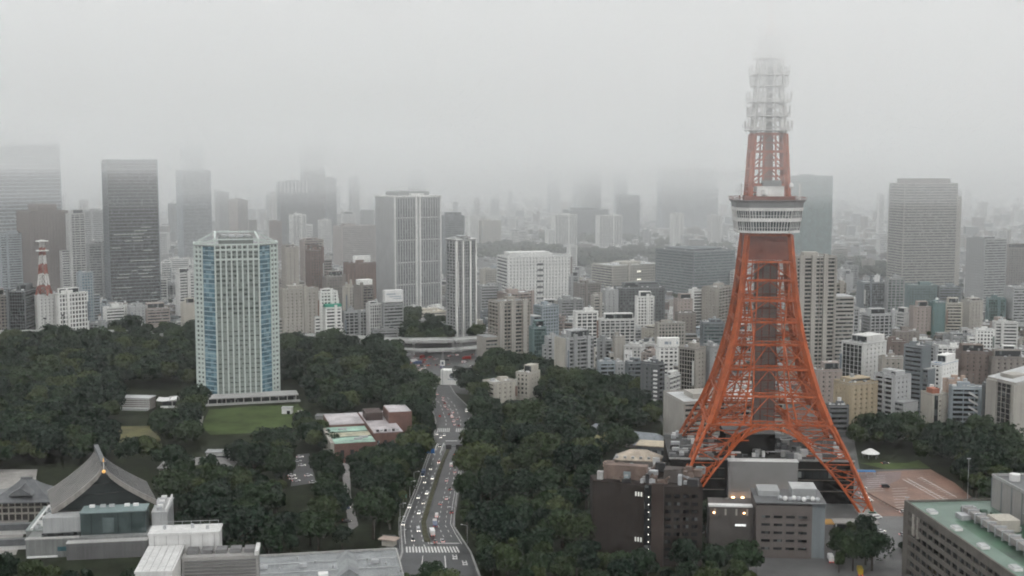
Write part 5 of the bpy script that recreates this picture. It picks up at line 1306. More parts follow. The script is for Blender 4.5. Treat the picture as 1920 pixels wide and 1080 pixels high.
for i in range(12): MB().box(-.3,.3,15.6,20.4,0,4.2).build('duct_rib', METAL, dk_, (22+i*6,0,rz))
MB().box(38,48,19,28,rz+.1,rz+5).build('roof_room', wall('cream'), q); MB().box(24,30,12,16,rz+.1,rz+2).build('roof_unit', METAL, q)
for i in range(14): MB().cbox(0,0,.9,2.2,2.6,1.8).build('roof_unit', mat('unit_green',(.08,.13,.10)) if i%3 else METAL, q, (16+i*5,23+(i%4)*2.4,rz+.06))
pz = rz+13
pb = MB().box(10,Lx,34,Ly,rz+.06,pz).build('penthouse', mat('penthouse_grey',(.28,.27,.26),var=.12,streak=.4), q)
for i in range(12): MB().box(10+i*9,10.3+i*9,33.7,33.98,rz+.1,pz).build('cladding_joint', wall('slate'), pb)
MB().box(10.4,Lx,34.4,Ly-.4,pz,pz+.3).build('penthouse_roof', ROOF_D, pb)
for s in (0,1): MB().box(9.8,Lx,34-.2 if s==0 else Ly-.3,34.3 if s==0 else Ly+.2,pz+.3,pz+1.4).build('penthouse_parapet', CONC, pb)
MB().box(9.7,10.2,34.31,Ly-.31,pz+.3,pz+1.4).build('penthouse_parapet', CONC, pb)
MB().box(26,60,46,58,pz+.3,pz+14).build('lift_overrun', mat('penthouse_grey',(.28,.27,.26)), pb); MB().cone(18,40,2.2,2.2,pz+.3,pz+3.2,12).build('tank', WHITE, pb)
mid = c1 + dv*45 + Vector((-dv.y,dv.x,0))*30
for k in range(0,150,25): pt = c1 + dv*k + Vector((-dv.y,dv.x,0))*28; FOOT.append((pt.x,pt.y,34))

# ------------------------------------------------------------------ filling station at the junction
p = G(845, 722); q = thing('filling_station', 'white filling station kiosk with a round dark emblem above the avenue', 'filling station', (p.x, p.y+6, 0), R(-6))
MB().box(-8,7,-5,5,0,12).build('kiosk', wall('white'), q)
em = MB().cone(0,0,2.2,2.2,0,.12,20).build('emblem', mat('emblem_ink',(.10,.11,.13)), q, (1.5,-5.02,7.6)); em.rotation_euler = (R(90),0,0)
MB().cone(0,0,1.3,1.3,.13,.2,16).build('emblem_core', mat('emblem_grey',(.3,.31,.33)), em)
MB().box(-2,5,-5.1,-5.02,4.2,4.8).build('name_line', BMARK, q)
MB().box(8,24,-6,6,6.2,7.6).build('canopy', WHITE, q)
for x in (11,21): MB().box(-.3,.3,-.3,.3,0,6.2).build('canopy_post', METAL, q, (x,0,0))
sg = MB().box(-.25,.25,-.25,.25,0,16).build('sign_pole', METAL, q, (-6,-6,0)); MB().box(-1.8,1.8,-.4,.4,16,20.5).build('sign_panel', WHITE, sg); MB().box(-.9,.9,-.48,-.42,17,19.4).build('sign_mark', mat('emblem_ink',(.10,.11,.13)), sg)
MB().box(-11,-8.02,-5,4,0,5).build('shop', wall('cream'), q)
FOOT.append((p.x+5,p.y+6,18))
# ------------------------------------------------------------------ trees
def leaf_mat(name, lo, hi):
    m = bpy.data.materials.new(name); m.use_nodes = True; t = m.node_tree; N = t.nodes; L = t.links
    b = N['Principled BSDF']; b.inputs['Roughness'].default_value = .65; b.inputs['Specular IOR Level'].default_value = .06
    oi = N.new('ShaderNodeObjectInfo'); rp = N.new('ShaderNodeValToRGB'); e = rp.color_ramp.elements
    e[0].color = (*lo,1); e[0].position = 0; e[1].color = (*hi,1); e[1].position = 1
    tc = N.new('ShaderNodeTexCoord'); nz = N.new('ShaderNodeTexNoise'); nz.inputs['Scale'].default_value = .4; nz.inputs['Detail'].default_value = 3
    L.new(tc.outputs['Object'], nz.inputs['Vector'])
    ma = N.new('ShaderNodeMath'); ma.operation = 'MULTIPLY_ADD'; ma.inputs[1].default_value = 1.2; ma.inputs[2].default_value = -.6
    ad = N.new('ShaderNodeMath'); ad.operation = 'ADD'; ad.use_clamp = True
    L.new(nz.outputs['Fac'], ma.inputs[0]); L.new(ma.outputs[0], ad.inputs[0]); L.new(oi.outputs['Random'], ad.inputs[1])
    L.new(ad.outputs[0], rp.inputs[0]); L.new(rp.outputs[0], b.inputs['Base Color'])
    return m
LEAVES = [('dark green', leaf_mat('dark_foliage', (.007,.017,.0105), (.016,.030,.016))), ('mid green', leaf_mat('green_foliage', (.013,.028,.0135), (.027,.045,.019))), ('olive', leaf_mat('olive_foliage', (.022,.037,.0145), (.050,.066,.024)))]
BARK = mat('bark', (.06,.05,.04), rough=.9, var=.3, scale=.8)
BLOOM = mat('pale_blossom', (.26,.25,.13), rough=.8, var=.3, scale=.6)
def crown_mesh(seed, rx, rz, zc, lobes, per, leaf):
    rg = random.Random(seed); m = MB()
    for i in range(lobes):
        a = rg.uniform(0, 2*math.pi); t = rg.random()**.6
        cz = rg.uniform(-.55,.8); k = math.sqrt(max(.08, 1-cz*cz))*.68
        c = Vector((rx*k*t*math.cos(a), rx*k*t*math.sin(a), zc+rz*.62*cz)); lr = rg.uniform(.36,.56)*rx*(1-.2*max(0,cz))
        for j in range(per):
            v = Vector((rg.gauss(0,1), rg.gauss(0,1), rg.gauss(.35,1))).normalized()
            p = c + v*lr*rg.uniform(.78,1.08)*(1,)[0]; p.z = c.z + (p.z-c.z)*.82
            n_ = (v + Vector((rg.uniform(-.7,.7), rg.uniform(-.7,.7), rg.uniform(-.4,.7)))).normalized()
            u = n_.orthogonal().normalized(); u = u*math.cos(a*7+j) + n_.cross(u)*math.sin(a*7+j); w = n_.cross(u); s = rg.uniform(.32,.62)
            m.quad(p-u*s-w*s*.7, p+u*s-w*s*.6, p+u*s*.8+w*s*.8, p-u*s*.7+w*s*.7)
    return m.mesh('crown', leaf)
def trunk_mesh(seed, h, r, rx):
    rg = random.Random(seed); m = MB(); m.bar((0,0,0),(0,0,h),r*2,r*1.1)
    for i in range(5):
        a = i*1.26+rg.uniform(-.3,.3); z = h*rg.uniform(.6,.98); e = rx*rg.uniform(.45,.7)
        m.bar((0,0,z),(e*math.cos(a),e*math.sin(a),z+rx*rg.uniform(.4,.8)),r*.9,r*.3)
    return m.mesh('trunk', BARK)
PROTO = []
for i, (rx, rz, tr) in enumerate(((6.2,4.9,5.4),(5.2,4.6,5.0),(7.2,5.4,6.0),(4.6,5.2,5.0),(5.8,4.4,4.6),(6.6,5.8,6.4),(4.2,3.8,3.8),(3.6,6.6,4.6),(8.4,5.2,6.2))):
    cm0 = crown_mesh(50+i, rx, rz, tr+rz*.72, 17+i%3*2, 96, LEAVES[0][1]); cms = [cm0]
    for k in (1,2): c_ = cm0.copy(); c_.materials[0] = LEAVES[k][1]; cms.append(c_)
    PROTO.append((cms, trunk_mesh(70+i, tr+1.5, .38, rx), rx, tr+rz*1.5))
BLOOM_CROWN = crown_mesh(99, 6.0, 4.6, 9.0, 18, 100, BLOOM)
def inside(p, pg):
    c = False; n = len(pg)
    for i in range(n):
        (x1,y1),(x2,y2) = pg[i], pg[(i+1)%n]
        if (y1 > p[1]) != (y2 > p[1]) and p[0] < (x2-x1)*(p[1]-y1)/(y2-y1)+x1: c = not c
    return c
AVE = [(e[0].x-3, e[0].y) for e in edges] + [(e[1].x+3, e[1].y) for e in reversed(edges)]
KEEP = [AVE] + [poly(k) for k in (
    [(385,762),(565,752),(582,775),(566,858),(470,864),(372,864),(358,808)], [(185,796),(308,792),(308,872),(200,880)], [(220,728),(352,728),(352,818),(220,818)],
    [(546,846),(588,846),(612,985),(520,990)], [(632,862),(664,858),(670,930),(700,1030),(650,1050),(630,930)],
    [(310,738),(580,730),(580,772),(310,776)], [(-80,930),(60,930),(310,1000),(300,1060),(-80,1080)], [(716,1000),(750,1000),(812,1110),(740,1110)],
    [(1600,876),(1760,872),(1835,945),(1700,1000),(1610,1000)], [(630,850),(770,850),(762,895),(640,900)], [(905,745),(1012,738),(1014,790),(905,800)], [(835,700),(905,700),(905,735),(835,740)], [(1240,830),(1270,830),(1270,960),(1140,960),(1140,880)])]
ZONES = [  # picture polygon of the tree feet, spacing, size range, label, group
 ([(-110,654),(165,654),(205,634),(372,636),(372,742),(300,770),(300,798),(190,800),(120,842),(-110,850)], 10.2, (1.1,1.6), 'in the wood left of the hotel', 'wood left of the hotel tower'),
 ([(300,775),(372,770),(362,812),(384,826),(470,822),(560,816),(600,835),(640,860),(560,850),(440,838),(310,850),(290,835)], 8.0, (.75,1.15), 'in the belt below the lawn', 'tree belt below the lawn'),
 ([(526,662),(762,676),(775,715),(812,745),(812,800),(808,842),(770,870),(745,880),(770,800),(700,778),(630,790),(575,770),(580,752),(526,745)], 10.2, (1.1,1.6), 'between hotel tower and avenue', 'wood between hotel and avenue'),
 ([(740,870),(798,858),(780,905),(765,945),(748,985),(735,1000),(690,1000),(664,980),(660,915),(660,870)], 8.4, (.85,1.25), 'below the brick museum', 'trees beside the avenue'),
 ([(450,842),(548,850),(540,915),(600,915),(636,880),(640,1000),(705,1012),(700,1035),(560,1046),(480,1075),(330,1050),(318,940),(320,900),(440,900)], 9.0, (.95,1.45), 'in the grove behind the ribbed roof', 'grove behind the ribbed roof'),
 ([(-100,1100),(110,1112),(290,1116),(300,1150),(-100,1220)], 7.5, (.7,1.0), 'in front of the temple annexe', 'trees below the temple annexe'),
 ([(-110,806),(190,806),(200,850),(300,842),(300,880),(90,872),(-110,900)], 7.0, (.5,.75), 'behind the temple roofs', 'small trees behind the temple roofs'),
 ([(848,742),(905,760),(1015,755),(1110,760),(1235,800),(1160,860),(1118,905),(1108,960),(1100,1020),(1110,1085),(1040,1120),(900,1120),(884,1060),(858,1020),(856,980),(866,920),(880,870),(890,815),(888,770)], 10.0, (1.1,1.6), 'between avenue and lattice tower', 'wood between avenue and tower'),
 ([(1100,1085),(1400,1090),(1430,1170),(1100,1170)], 9.0, (1.0,1.35), 'below the brown brick block', 'trees below the brown block'),
 ([(1302,980),(1336,985),(1340,1060),(1300,1070)], 6.5, (.7,.9), 'right of the brown brick block', 'trees right of the brown block'),
 ([(1560,1010),(1635,1015),(1640,1080),(1570,1085)], 7.0, (.75,1.0), 'between stone office and canopy', 'trees by the stone office'),
 ([(1690,1015),(1712,1012),(1720,1050),(1690,1060)], 6.0, (.5,.7), 'at the green-roofed office corner', 'trees at the green-roofed office'),
 ([(1720,840),(1850,850),(1930,888),(1930,960),(1850,958),(1824,930),(1776,898),(1722,884)], 7.6, (.85,1.15), 'right of the reddish car park', 'trees right of the car park'),
 ([(1600,826),(1720,830),(1720,846),(1600,848)], 7.0, (.7,.95), 'below the yellow-tan flats', 'tree belt below the flats'),
 ([(846,716),(908,712),(910,745),(850,738)], 7.2, (.75,1.0), 'beside the filling station', 'trees beside the filling station'),
 ([(1008,740),(1040,742),(1200,752),(1240,780),(1120,770),(1015,756)], 7.4, (.8,1.1), 'along the balconied flats', 'trees along the flats'),
 ([(905,700),(1000,700),(1040,712),(1040,735),(1012,735),(900,735)], 8.0, (.75,1.15), 'around the cream houses', 'trees around the cream houses'),
 ([(760,640),(840,640),(840,655),(762,658)], 7.5, (.8,1.0), 'below the beige hall', 'trees below the beige hall'),
 ([(745,1090),(840,1085),(850,1140),(745,1140)], 6.0, (.8,1.0), 'at the bottom of the avenue', 'treetops at the bottom of the avenue'),
]
spots = []
grid = {}
def free(x, y, r):
    for fx, fy, fr in FOOT:
        if (x-fx)**2 + (y-fy)**2 < (fr*.92 + 1.5)**2: return False
    return not any(inside((x,y), k) for k in KEEP)
rt = random.Random(21)
for zi, (pg, sp, szr, lab, grp) in enumerate(ZONES):
    pw = poly(pg); xs = [p[0] for p in pw]; ys = [p[1] for p in pw]
    n = int((max(xs)-min(xs))*(max(ys)-min(ys))/sp/sp*5)
    for i in range(n):
        x, y = rt.uniform(min(xs), max(xs)), rt.uniform(min(ys), max(ys))
        if not inside((x,y), pw): continue
        sz = szr[0]*.75 + (szr[1]*1.2-szr[0]*.75)*rt.random()**1.3; mean = (szr[0]+szr[1])/2; rr = sp*sz/mean
        gx, gy = int(x//20), int(y//20)
        if any((x-a)**2+(y-b)**2 < ((rr+e)/2)**2 for ii in (-1,0,1) for jj in (-1,0,1) for a, b, e in grid.get((gx+ii,gy+jj), ())): continue
        if not free(x, y, 3): continue
        grid.setdefault((gx,gy), []).append((x,y,rr)); spots.append((y, x, zi, sz))
def shown(s):
    a, b, dz = pix((s[1], s[0], 8)); return -25 < a < 1945 and -10 < b < 1110
spots = [s for s in spots if shown(s)]
spots.sort()
proto_objs = []
solo = spots[:292]
def ordinal(n):
    one = ['','first','second','third','fourth','fifth','sixth','seventh','eighth','ninth','tenth','eleventh','twelfth','thirteenth','fourteenth','fifteenth','sixteenth','seventeenth','eighteenth','nineteenth']
    tens = {2:'twent',3:'thirt',4:'fort',5:'fift',6:'sixt'}
    if n < 20: return one[n]
    return tens[n//10] + ('ieth' if n % 10 == 0 else 'y-' + one[n%10])
rows = []
for y, x, zi, sz in solo:
    k = rt.choice((0,0,1,1,2)); pr = PROTO[rt.randrange(len(PROTO))]; lo_, hi_ = ZONES[zi][2]
    rows.append([pix((x,y,8))[0], x, y, zi, sz, k, pr, 'large' if sz > (lo_+hi_)/2 else 'small'])
rows.sort(key=lambda r: r[0]); cnt_t = {}
for r in rows:
    px_, x, y, zi, sz, k, pr, big = r; key = (zi, k, big); cnt_t[key] = cnt_t.get(key, 0) + 1
    t = thing('tree', f'{ordinal(cnt_t[key])} from left among {big} {LEAVES[k][0]} trees {ZONES[zi][3]}', 'tree', (x, y, 0), rt.uniform(0, 6.28), ZONES[zi][4]); t.scale = (sz, sz, sz*rt.uniform(.9,1.15))
    c = obj('crown', pr[0][k], t); obj('trunk', pr[1], t)
    if len(proto_objs) < 20 and c.data.name not in [o.data.name for o in proto_objs]: proto_objs.append(c)
for lab, px, py in (('pale yellow blossoming tree in the wood left of the lattice tower', 1122, 862), ('pale blossoming tree just behind the first one', 1138, 852)):
    p = G(px, py); t = thing('blossoming_tree', lab, 'tree', (p.x, p.y, 0), rt.uniform(0,6)); t.scale = (.8,.8,1.15)
    obj('crown', BLOOM_CROWN, t); obj('trunk', PROTO[0][1], t)
# the trees past the 300 that show largest: one object
def scatter(name, label, pts, scale):
    me = bpy.data.meshes.new(name); me.from_pydata([(x,y,0) for x, y in pts], [], [])
    o = kind(obj(name, me), 'stuff'); o['label'] = label; o['category'] = 'trees'
    ng = bpy.data.node_groups.new(name, 'GeometryNodeTree'); ng.is_modifier = True
    ng.interface.new_socket('Geometry', in_out='INPUT', socket_type='NodeSocketGeometry'); ng.interface.new_socket('Geometry', in_out='OUTPUT', socket_type='NodeSocketGeometry')
    N, L = ng.nodes, ng.links; gi, go = N.new('NodeGroupInput'), N.new('NodeGroupOutput')
    jn = N.new('GeometryNodeJoinGeometry')
    for c in proto_objs:
        oi = N.new('GeometryNodeObjectInfo'); oi.inputs['Object'].default_value = c; oi.inputs['As Instance'].default_value = True
        L.new(oi.outputs['Geometry'], jn.inputs[0])
    ip = N.new('GeometryNodeInstanceOnPoints'); ip.inputs['Pick Instance'].default_value = True
    rv = N.new('FunctionNodeRandomValue'); rv.data_type = 'FLOAT_VECTOR'; rv.inputs['Min'].default_value = (0,0,0); rv.inputs['Max'].default_value = (.12,.12,6.28)
    rs = N.new('FunctionNodeRandomValue'); rs.data_type = 'FLOAT'; rs.inputs[2].default_value = scale[0]; rs.inputs[3].default_value = scale[1]
    L.new(gi.outputs[0], ip.inputs['Points']); L.new(jn.outputs[0], ip.inputs['Instance']); L.new(rv.outputs['Value'], ip.inputs['Rotation']); L.new(rs.outputs[1], ip.inputs['Scale']); L.new(ip.outputs[0], go.inputs[0])
    md = o.modifiers.new('scatter', 'NODES'); md.node_group = ng
    return o
scatter('woodland_trees', 'far mass of dark broadleaf woodland around the hotel tower', [(x,y) for y,x,zi,sz in spots[292:]], (.8,1.8))
far = []
for pg, n in (([(880,470),(1000,468),(1060,480),(1240,480),(1230,505),(1090,512),(940,492),(890,492)], 330), ([(1000,440),(1170,442),(1240,455),(1240,470),(1000,462)], 150), ([(1560,500),(1660,505),(1660,530),(1570,530)], 60), ([(760,612),(838,612),(838,626),(760,626)], 12), ([(1160,560),(1240,560),(1240,600),(1160,600)], 0),
              ([(1180,462),(1380,462),(1380,485),(1230,485)], 70), ([(540,640),(900,640),(900,646),(540,646)], 20)):
    pw = poly(pg); xs = [p[0] for p in pw]; ys = [p[1] for p in pw]; k = 0; tr = 0
    while k < n and tr < n*12:
        tr += 1; x, y = rt.uniform(min(xs),max(xs)), rt.uniform(min(ys),max(ys))
        if inside((x,y), pw) and free(x,y,3): far.append((x,y)); k += 1
scatter('hazy_far_wood', 'hazy grey-green belt of far trees below the white twin towers', far, (1.0,1.7))
print('trees', len(spots), len(far))
# ------------------------------------------------------------------ vehicles and street furniture
TYRE = mat('tyre', (.02,.02,.02), rough=.8); CARGL = mat('car_glass', (.02,.025,.03), rough=.1, spec=.5)
HEAD = mat('headlight', (.9,.9,.85), emit=(1,.93,.8,4)); TAIL = mat('tail_light', (.5,.03,.02), emit=(1,.08,.04,1.5))
def paint(n, c): return mat('paint_'+n, c, rough=.3, var=.05, spec=.5)
PC = {'white': (.72,.72,.71), 'silver': (.42,.43,.44), 'black': (.02,.02,.022), 'red': (.35,.035,.03), 'blue': (.05,.09,.18), 'grey': (.16,.165,.17), 'yellow': (.40,.30,.03), 'green': (.04,.16,.10), 'orange': (.45,.14,.04), 'lightblue': (.10,.25,.45)}
def loft_x(m, secs):
    """closed body from cross-sections along x: (x, half width, z low, z high, top half width)"""
    n = len(m.v)
    for x, w, z0, z1, wt in secs: m.v += [(x,-w,z0),(x,w,z0),(x,wt,z1),(x,-wt,z1)]
    k = len(secs)
    for i in range(k-1):
        a, b = n+i*4, n+i*4+4
        for j in range(4): m.f.append((a+j, a+(j+1)%4, b+(j+1)%4, b+j)); m.m.append(0)
    m.f.append((n+3,n+2,n+1,n)); m.m.append(0); e = n+(k-1)*4; m.f.append((e,e+1,e+2,e+3)); m.m.append(0)
    return m
_veh = {}
def vehicle(kindv, col, label, loc, ang, group, lights=True):
    names = {'car': 'car', 'taxi': 'taxi', 'van': 'van', 'truck': 'truck', 'flatbed': 'truck', 'bus': 'bus'}
    t = thing(names[kindv], label, names[kindv], (loc[0], loc[1], .024), ang, group); pm_ = paint(col, PC[col])
    key = (kindv, col)
    if key not in _veh:
        P_ = []
        if kindv in ('car','taxi'):
            P_.append(('body', loft_x(MB(), [(-2.2,.74,.42,.80,.68),(-2.05,.84,.28,.92,.78),(-1.2,.86,.24,.95,.80),(.9,.86,.24,.94,.80),(1.9,.82,.26,.80,.72),(2.2,.70,.40,.66,.60)]).mesh('body', pm_), None))
            P_.append(('cabin', loft_x(MB(), [(-1.75,.74,.93,.96,.72),(-1.15,.74,.93,1.42,.60),(.25,.74,.93,1.44,.60),(1.0,.74,.92,.95,.72)]).mesh('cabin', CARGL), None))
            P_.append(('roof_panel', MB().box(-1.12,.22,-.58,.58,1.43,1.48).mesh('roof_panel', pm_), None))
            if kindv == 'taxi': P_.append(('roof_sign', MB().box(-.5,-.3,-.25,.25,1.49,1.66).mesh('roof_sign', WHITE), None))
            wx, wy, wr, fx, rx_ = (-1.3,1.3), .78, .32, 2.2, -2.2
        elif kindv == 'van':
            P_.append(('body', loft_x(MB(), [(-2.4,.84,.35,1.9,.76),(1.1,.86,.30,1.95,.76),(1.7,.86,.30,1.15,.80),(2.35,.80,.40,.95,.74)]).mesh('body', pm_), None))
            P_.append(('windscreen', MB().quad((1.16,-.72,1.85),(1.72,-.76,1.18),(1.72,.76,1.18),(1.16,.72,1.85)).mesh('windscreen', CARGL), None))
            P_.append(('side_glass', MB().box(-2.2,.9,-.84,.84,1.2,1.7).mesh('side_glass', CARGL), None))
            wx, wy, wr, fx, rx_ = (-1.5,1.5), .78, .33, 2.36, -2.41
        elif kindv in ('truck','flatbed'):
            P_.append(('cab', loft_x(MB(), [(2.3,1.05,.5,2.4,.98),(3.7,1.05,.5,2.4,.98),(4.1,1.02,.5,1.5,1.0)]).mesh('cab', pm_ if kindv=='truck' else paint('white',PC['white'])), None))
            P_.append(('windscreen', MB().quad((3.74,-.9,2.32),(4.12,-.95,1.5),(4.12,.95,1.5),(3.74,.9,2.32)).mesh('windscreen', CARGL), None))
            P_.append(('cargo_box' if kindv=='truck' else 'load_bed', (MB().box(-4,2.1,-1.1,1.1,.95,3.2) if kindv=='truck' else MB().box(-4.6,2.1,-1.15,1.15,.95,1.6)).mesh('cargo', pm_), None))
            P_.append(('chassis', MB().box(-4,3.6,-.5,.5,.5,.94).mesh('chassis', BLACK), None))
            wx, wy, wr, fx, rx_ = (-2.8,3.1), .9, .45, 4.12, -4.05
        else:
            P_.append(('body', MB().box(-5.2,5.2,-1.22,1.22,.35,3.05).mesh('body', pm_), None))
            P_.append(('window_band', MB().box(-5.0,5.24,-1.25,1.25,1.5,2.5).mesh('window_band', CARGL), None))
            P_.append(('roof_panel', MB().box(-5.1,5.1,-1.15,1.15,3.06,3.2).mesh('roof_panel', WHITE), None))
            wx, wy, wr, fx, rx_ = (-3.4,3.4), 1.1, .48, 5.26, -5.22
        wm = MB().cone(0,0,wr,wr,-.12,.12,12).mesh('wheel', TYRE)
        for x in wx:
            for s in (-1,1): P_.append(('wheel', wm, (x, s*wy, wr)))
        hm = MB().box(0,.08,-.16,.16,0,.14).mesh('headlight', HEAD); tm = MB().box(-.08,0,-.14,.14,0,.14).mesh('tail_light', TAIL)
        for s in (-1,1): P_.append(('headlight', hm, (fx-.06, s*(wy-.22), .58))); P_.append(('tail_light', tm, (rx_+.05, s*(wy-.2), .68)))
        _veh[key] = P_
    for nm, me, lc in _veh[key]:
        o = obj(nm, me, t, lc or (0,0,0))
        if nm == 'wheel': o.rotation_euler = (R(90),0,0)
    return t
def drive(kindv, col, label, y, tt_, away=False, group='vehicles on the avenue', turn=0):
    p = across(y, tt_); vehicle(kindv, col, label, p, heading(y, tt_) + (0 if away else math.pi) + turn, group)
def park_at(kindv, col, label, px, py, ang, group):
    vehicle(kindv, col, label, G(px, py), R(ang), group)
drive('car','white','white car driving towards us beside the median hedge',963,.27); drive('car','silver','silver car at the kerb below the white car on the avenue',984,.03)
drive('car','white','white car pulled up under the green sign by the avenue',952,.02); drive('car','black','black car on the left lanes just above the zebra crossing',1014,.17)
drive('truck','white','white box truck waiting at the zebra crossing beside the median',1003,.53,True); drive('flatbed','blue','long dark flatbed truck waiting right of the white box truck',985,.66,True)
drive('car','silver','silver car first at the stop line right of the box truck',1016,.66,True); drive('car','grey','grey car first at the stop line below the box truck',1017,.53,True)
drive('van','white','white van waiting between box truck and stop line',969,.66,True); drive('car','black','black car alone on the right lanes of the avenue',918,.84,True)
drive('truck','blue','dark blue truck with a white roof by the left kerb',892,.06,False); drive('car','red','dark red car just below the blue gantry sign',868,.36)
drive('car','black','black car at the right kerb opposite the white box truck',962,.96,True); drive('car','grey','grey car under the blue gantry sign',905,.16)
for i, (y, t_, c, k) in enumerate(((815,.05,'white','car'),(821,.17,'white','taxi'),(817,.26,'silver','car'))):
    drive(k, c, ['white car','white taxi','silver car'][i] + ' with headlights on just below the far zebra crossing', y, t_, False)
q_ = [(799,.62,'black','car'),(797,.50,'white','car'),(791,.45,'white','taxi'),(787,.56,'silver','car'),(783,.44,'white','van'),(778,.40,'black','car'),(774,.52,'white','car'),(768,.42,'silver','car'),(763,.36,'white','taxi'),(757,.40,'black','car'),(751,.44,'white','car'),(746,.50,'silver','car'),(740,.40,'white','car')]
ordn = ['first','second','third','fourth','fifth','sixth','seventh','eighth','ninth','tenth','eleventh','twelfth','thirteenth','fourteenth','fifteenth']
for i, (y, t_, c, k) in enumerate(q_): drive(k, c, f'{c} {k}, {ordn[i]} in the queue counted back from the far crossing', y, t_, True)
for i, (y, t_, c, k) in enumerate(((788,.9,'white','car'),(772,.92,'white','van'),(781,.12,'red','car'))): drive(k, c, ['white car at the right kerb beside the queue','white van at the right kerb beside the queue','red car alone left of the queue'][i], y, t_, i == 2)
for i, (px, py, c, k) in enumerate(((768,708,'red','car'),(776,704,'white','taxi'),(784,697,'red','car'),(790,702,'red','car'),(772,714,'orange','taxi'),(781,711,'white','car'),(787,706,'red','van'),(794,692,'white','car'),(777,719,'red','car'),(766,699,'white','van'),(786,686,'white','car'),(797,676,'red','car'),(792,672,'red','truck'),(776,680,'white','truck'),(803,686,'orange','taxi'))):
    park_at(k, c, f'{c} {k} at the crowded junction, {ordn[i]} from its lower left', px, py, 60+rt.uniform(-15,15), 'vehicles at the junction')
for i, (px, py, c, k) in enumerate(((905,690,'white','truck'),(912,681,'white','car'),(898,683,'silver','van'),(915,690,'white','car'),(870,680,'white','van'))):
    park_at(k, c, f'{c} {k} right of the filling station, {ordn[i]} counted from left edge of the lot' if i else 'white truck parked nearest the trees right of the filling station', px, py, 20+rt.uniform(-25,25), 'vehicles right of the filling station')
for i, (px, py, c) in enumerate(((562,858,'white'),(558,866,'silver'),(566,874,'white'),(549,899,'white'),(555,903,'silver'),(578,893,'white'),(587,906,'white'),(547,893,'white'))):
    park_at('car', c, f'{c} car, {ordn[i]} from the top in the small car park among the trees', px, py, 15+rt.uniform(-10,10), 'cars in the small tree-shaded car park')
for i, (px, py, c) in enumerate(((649,954,'blue'),(651,979,'black'),(646,944,'grey'))): park_at('car', c, f'{c} car parked on the narrow park lane', px, py, 10, 'cars on the park lane')
for i, (px, py, c, k, lab) in enumerate(((1660,914,'black','van','black van alone on the reddish car park'),(1617,916,'silver','car','silver car, topmost of the row beside the tower leg'),(1617,926,'white','car','white car second in the row beside the tower leg'),(1621,934,'white','car','white car third in the row beside the tower leg'),(1628,940,'white','van','white van lowest of the row beside the tower leg'),(1645,972,'white','van','white van in front of the entrance canopy'),(1637,966,'green','van','green van at the foot of the tower leg'),(1660,870,'black','car','black car on the grass verge above the car park'),(1557,1052,'white','truck','white truck in the lane beside the stone office'),(1612,1076,'yellow','truck','yellow truck at the bottom edge below the trees'),(1693,806,'white','van','white van in front of the white end wall of the balcony block'),(1710,814,'white','car','white car below the small cream house'),(1722,820,'white','car','white car beside the cream block with the red roof box'),(1694,1004,'silver','car','silver car before the green-roofed office'),(1652,998,'white','car','white car right of the entrance canopy'),(1694,961,'white','car','white car at the lower corner of the car park'))):
    park_at(k, c, lab, px, py, (5 if i not in (8,9) else 80)+rt.uniform(-8,8), 'parked vehicles around the tower')
rj = random.Random(31)
for i in range(26):                                       # more of the crowd at the junction
    px, py = rj.uniform(764,905), rj.uniform(664,700)
    if 826 < px < 905 and py > 690: continue
    c = rj.choice(('white','white','silver','black','red','red','grey','blue')); k = rj.choice(('car','car','van','taxi','truck'))
    park_at(k, c, f'{c} {k} under the flyover by the junction, {ordinal(i+1)} of the far rows', px, py, rj.choice((5,60,75,170))+rj.uniform(-8,8), 'vehicles under the flyover')
for i, (y, t_, c, k) in enumerate(((934,.14,'silver','car'),(944,.30,'black','van'),(926,.30,'white','taxi'),(898,.32,'white','car'),(880,.20,'grey','car'),(874,.72,'white','van'),(886,.86,'silver','car'),(902,.70,'white','taxi'),(936,.80,'white','car'),(946,.68,'grey','car'),(852,.74,'black','car'),(844,.88,'white','car'),(838,.24,'black','taxi'),(996,.30,'silver','van'))):
    drive(k, c, f'{c} {k} midway along the avenue, {ordinal(i+1)} in the loose traffic', y, t_, t_ > .5, 'loose traffic midway along the avenue')
# blue awning by the car park
p = G(1626, 892); q = thing('blue_awning', 'bright blue tarpaulin awning at the edge of the reddish car park', 'awning', (p.x, p.y, 0), R(-3))
MB().box(-5.6,4.6,-1.6,1.6,2.6,3.0).build('sheet', mat('blue_sheet',(.02,.17,.42),rough=.5), q); m = MB()
for x in (-5.2,-.5,4.2): MB().box(-.1,.1,-.1,.1,0,2.6).build('pole', METAL, q, (x,-1.3,0)); MB().box(-.1,.1,-.1,.1,0,2.6).build('pole', METAL, q, (x,1.3,0))
p = G(1632, 858); q = thing('white_tent', 'white round tent roof in the garden above the car park', 'tent', (p.x, p.y, 0))
MB().cone(0,0,5.6,1.2,3.0,5.6,14).build('canopy', WHITE, q)
for i in range(6): MB().box(-.12,.12,-.12,.12,0,3).build('pole', METAL, q, (4.6*math.cos(i*1.05),4.6*math.sin(i*1.05),0))
# barrier along the lower side of the car park
a, b = G(1628, 928), G(1697, 966); d = (b-a); q = thing('car_park_barrier', 'long low rail barrier along the lower edge of the reddish car park', 'barrier', a, math.atan2(d.y,d.x))
MB().box(0,d.length,-.15,.15,.7,1.1).build('rail', mat('rail_brown',(.14,.09,.07)), q)
for i in range(12): MB().box(-.1,.1,-.1,.1,0,.7).build('post', METAL, q, (d.length*i/11,0,0))
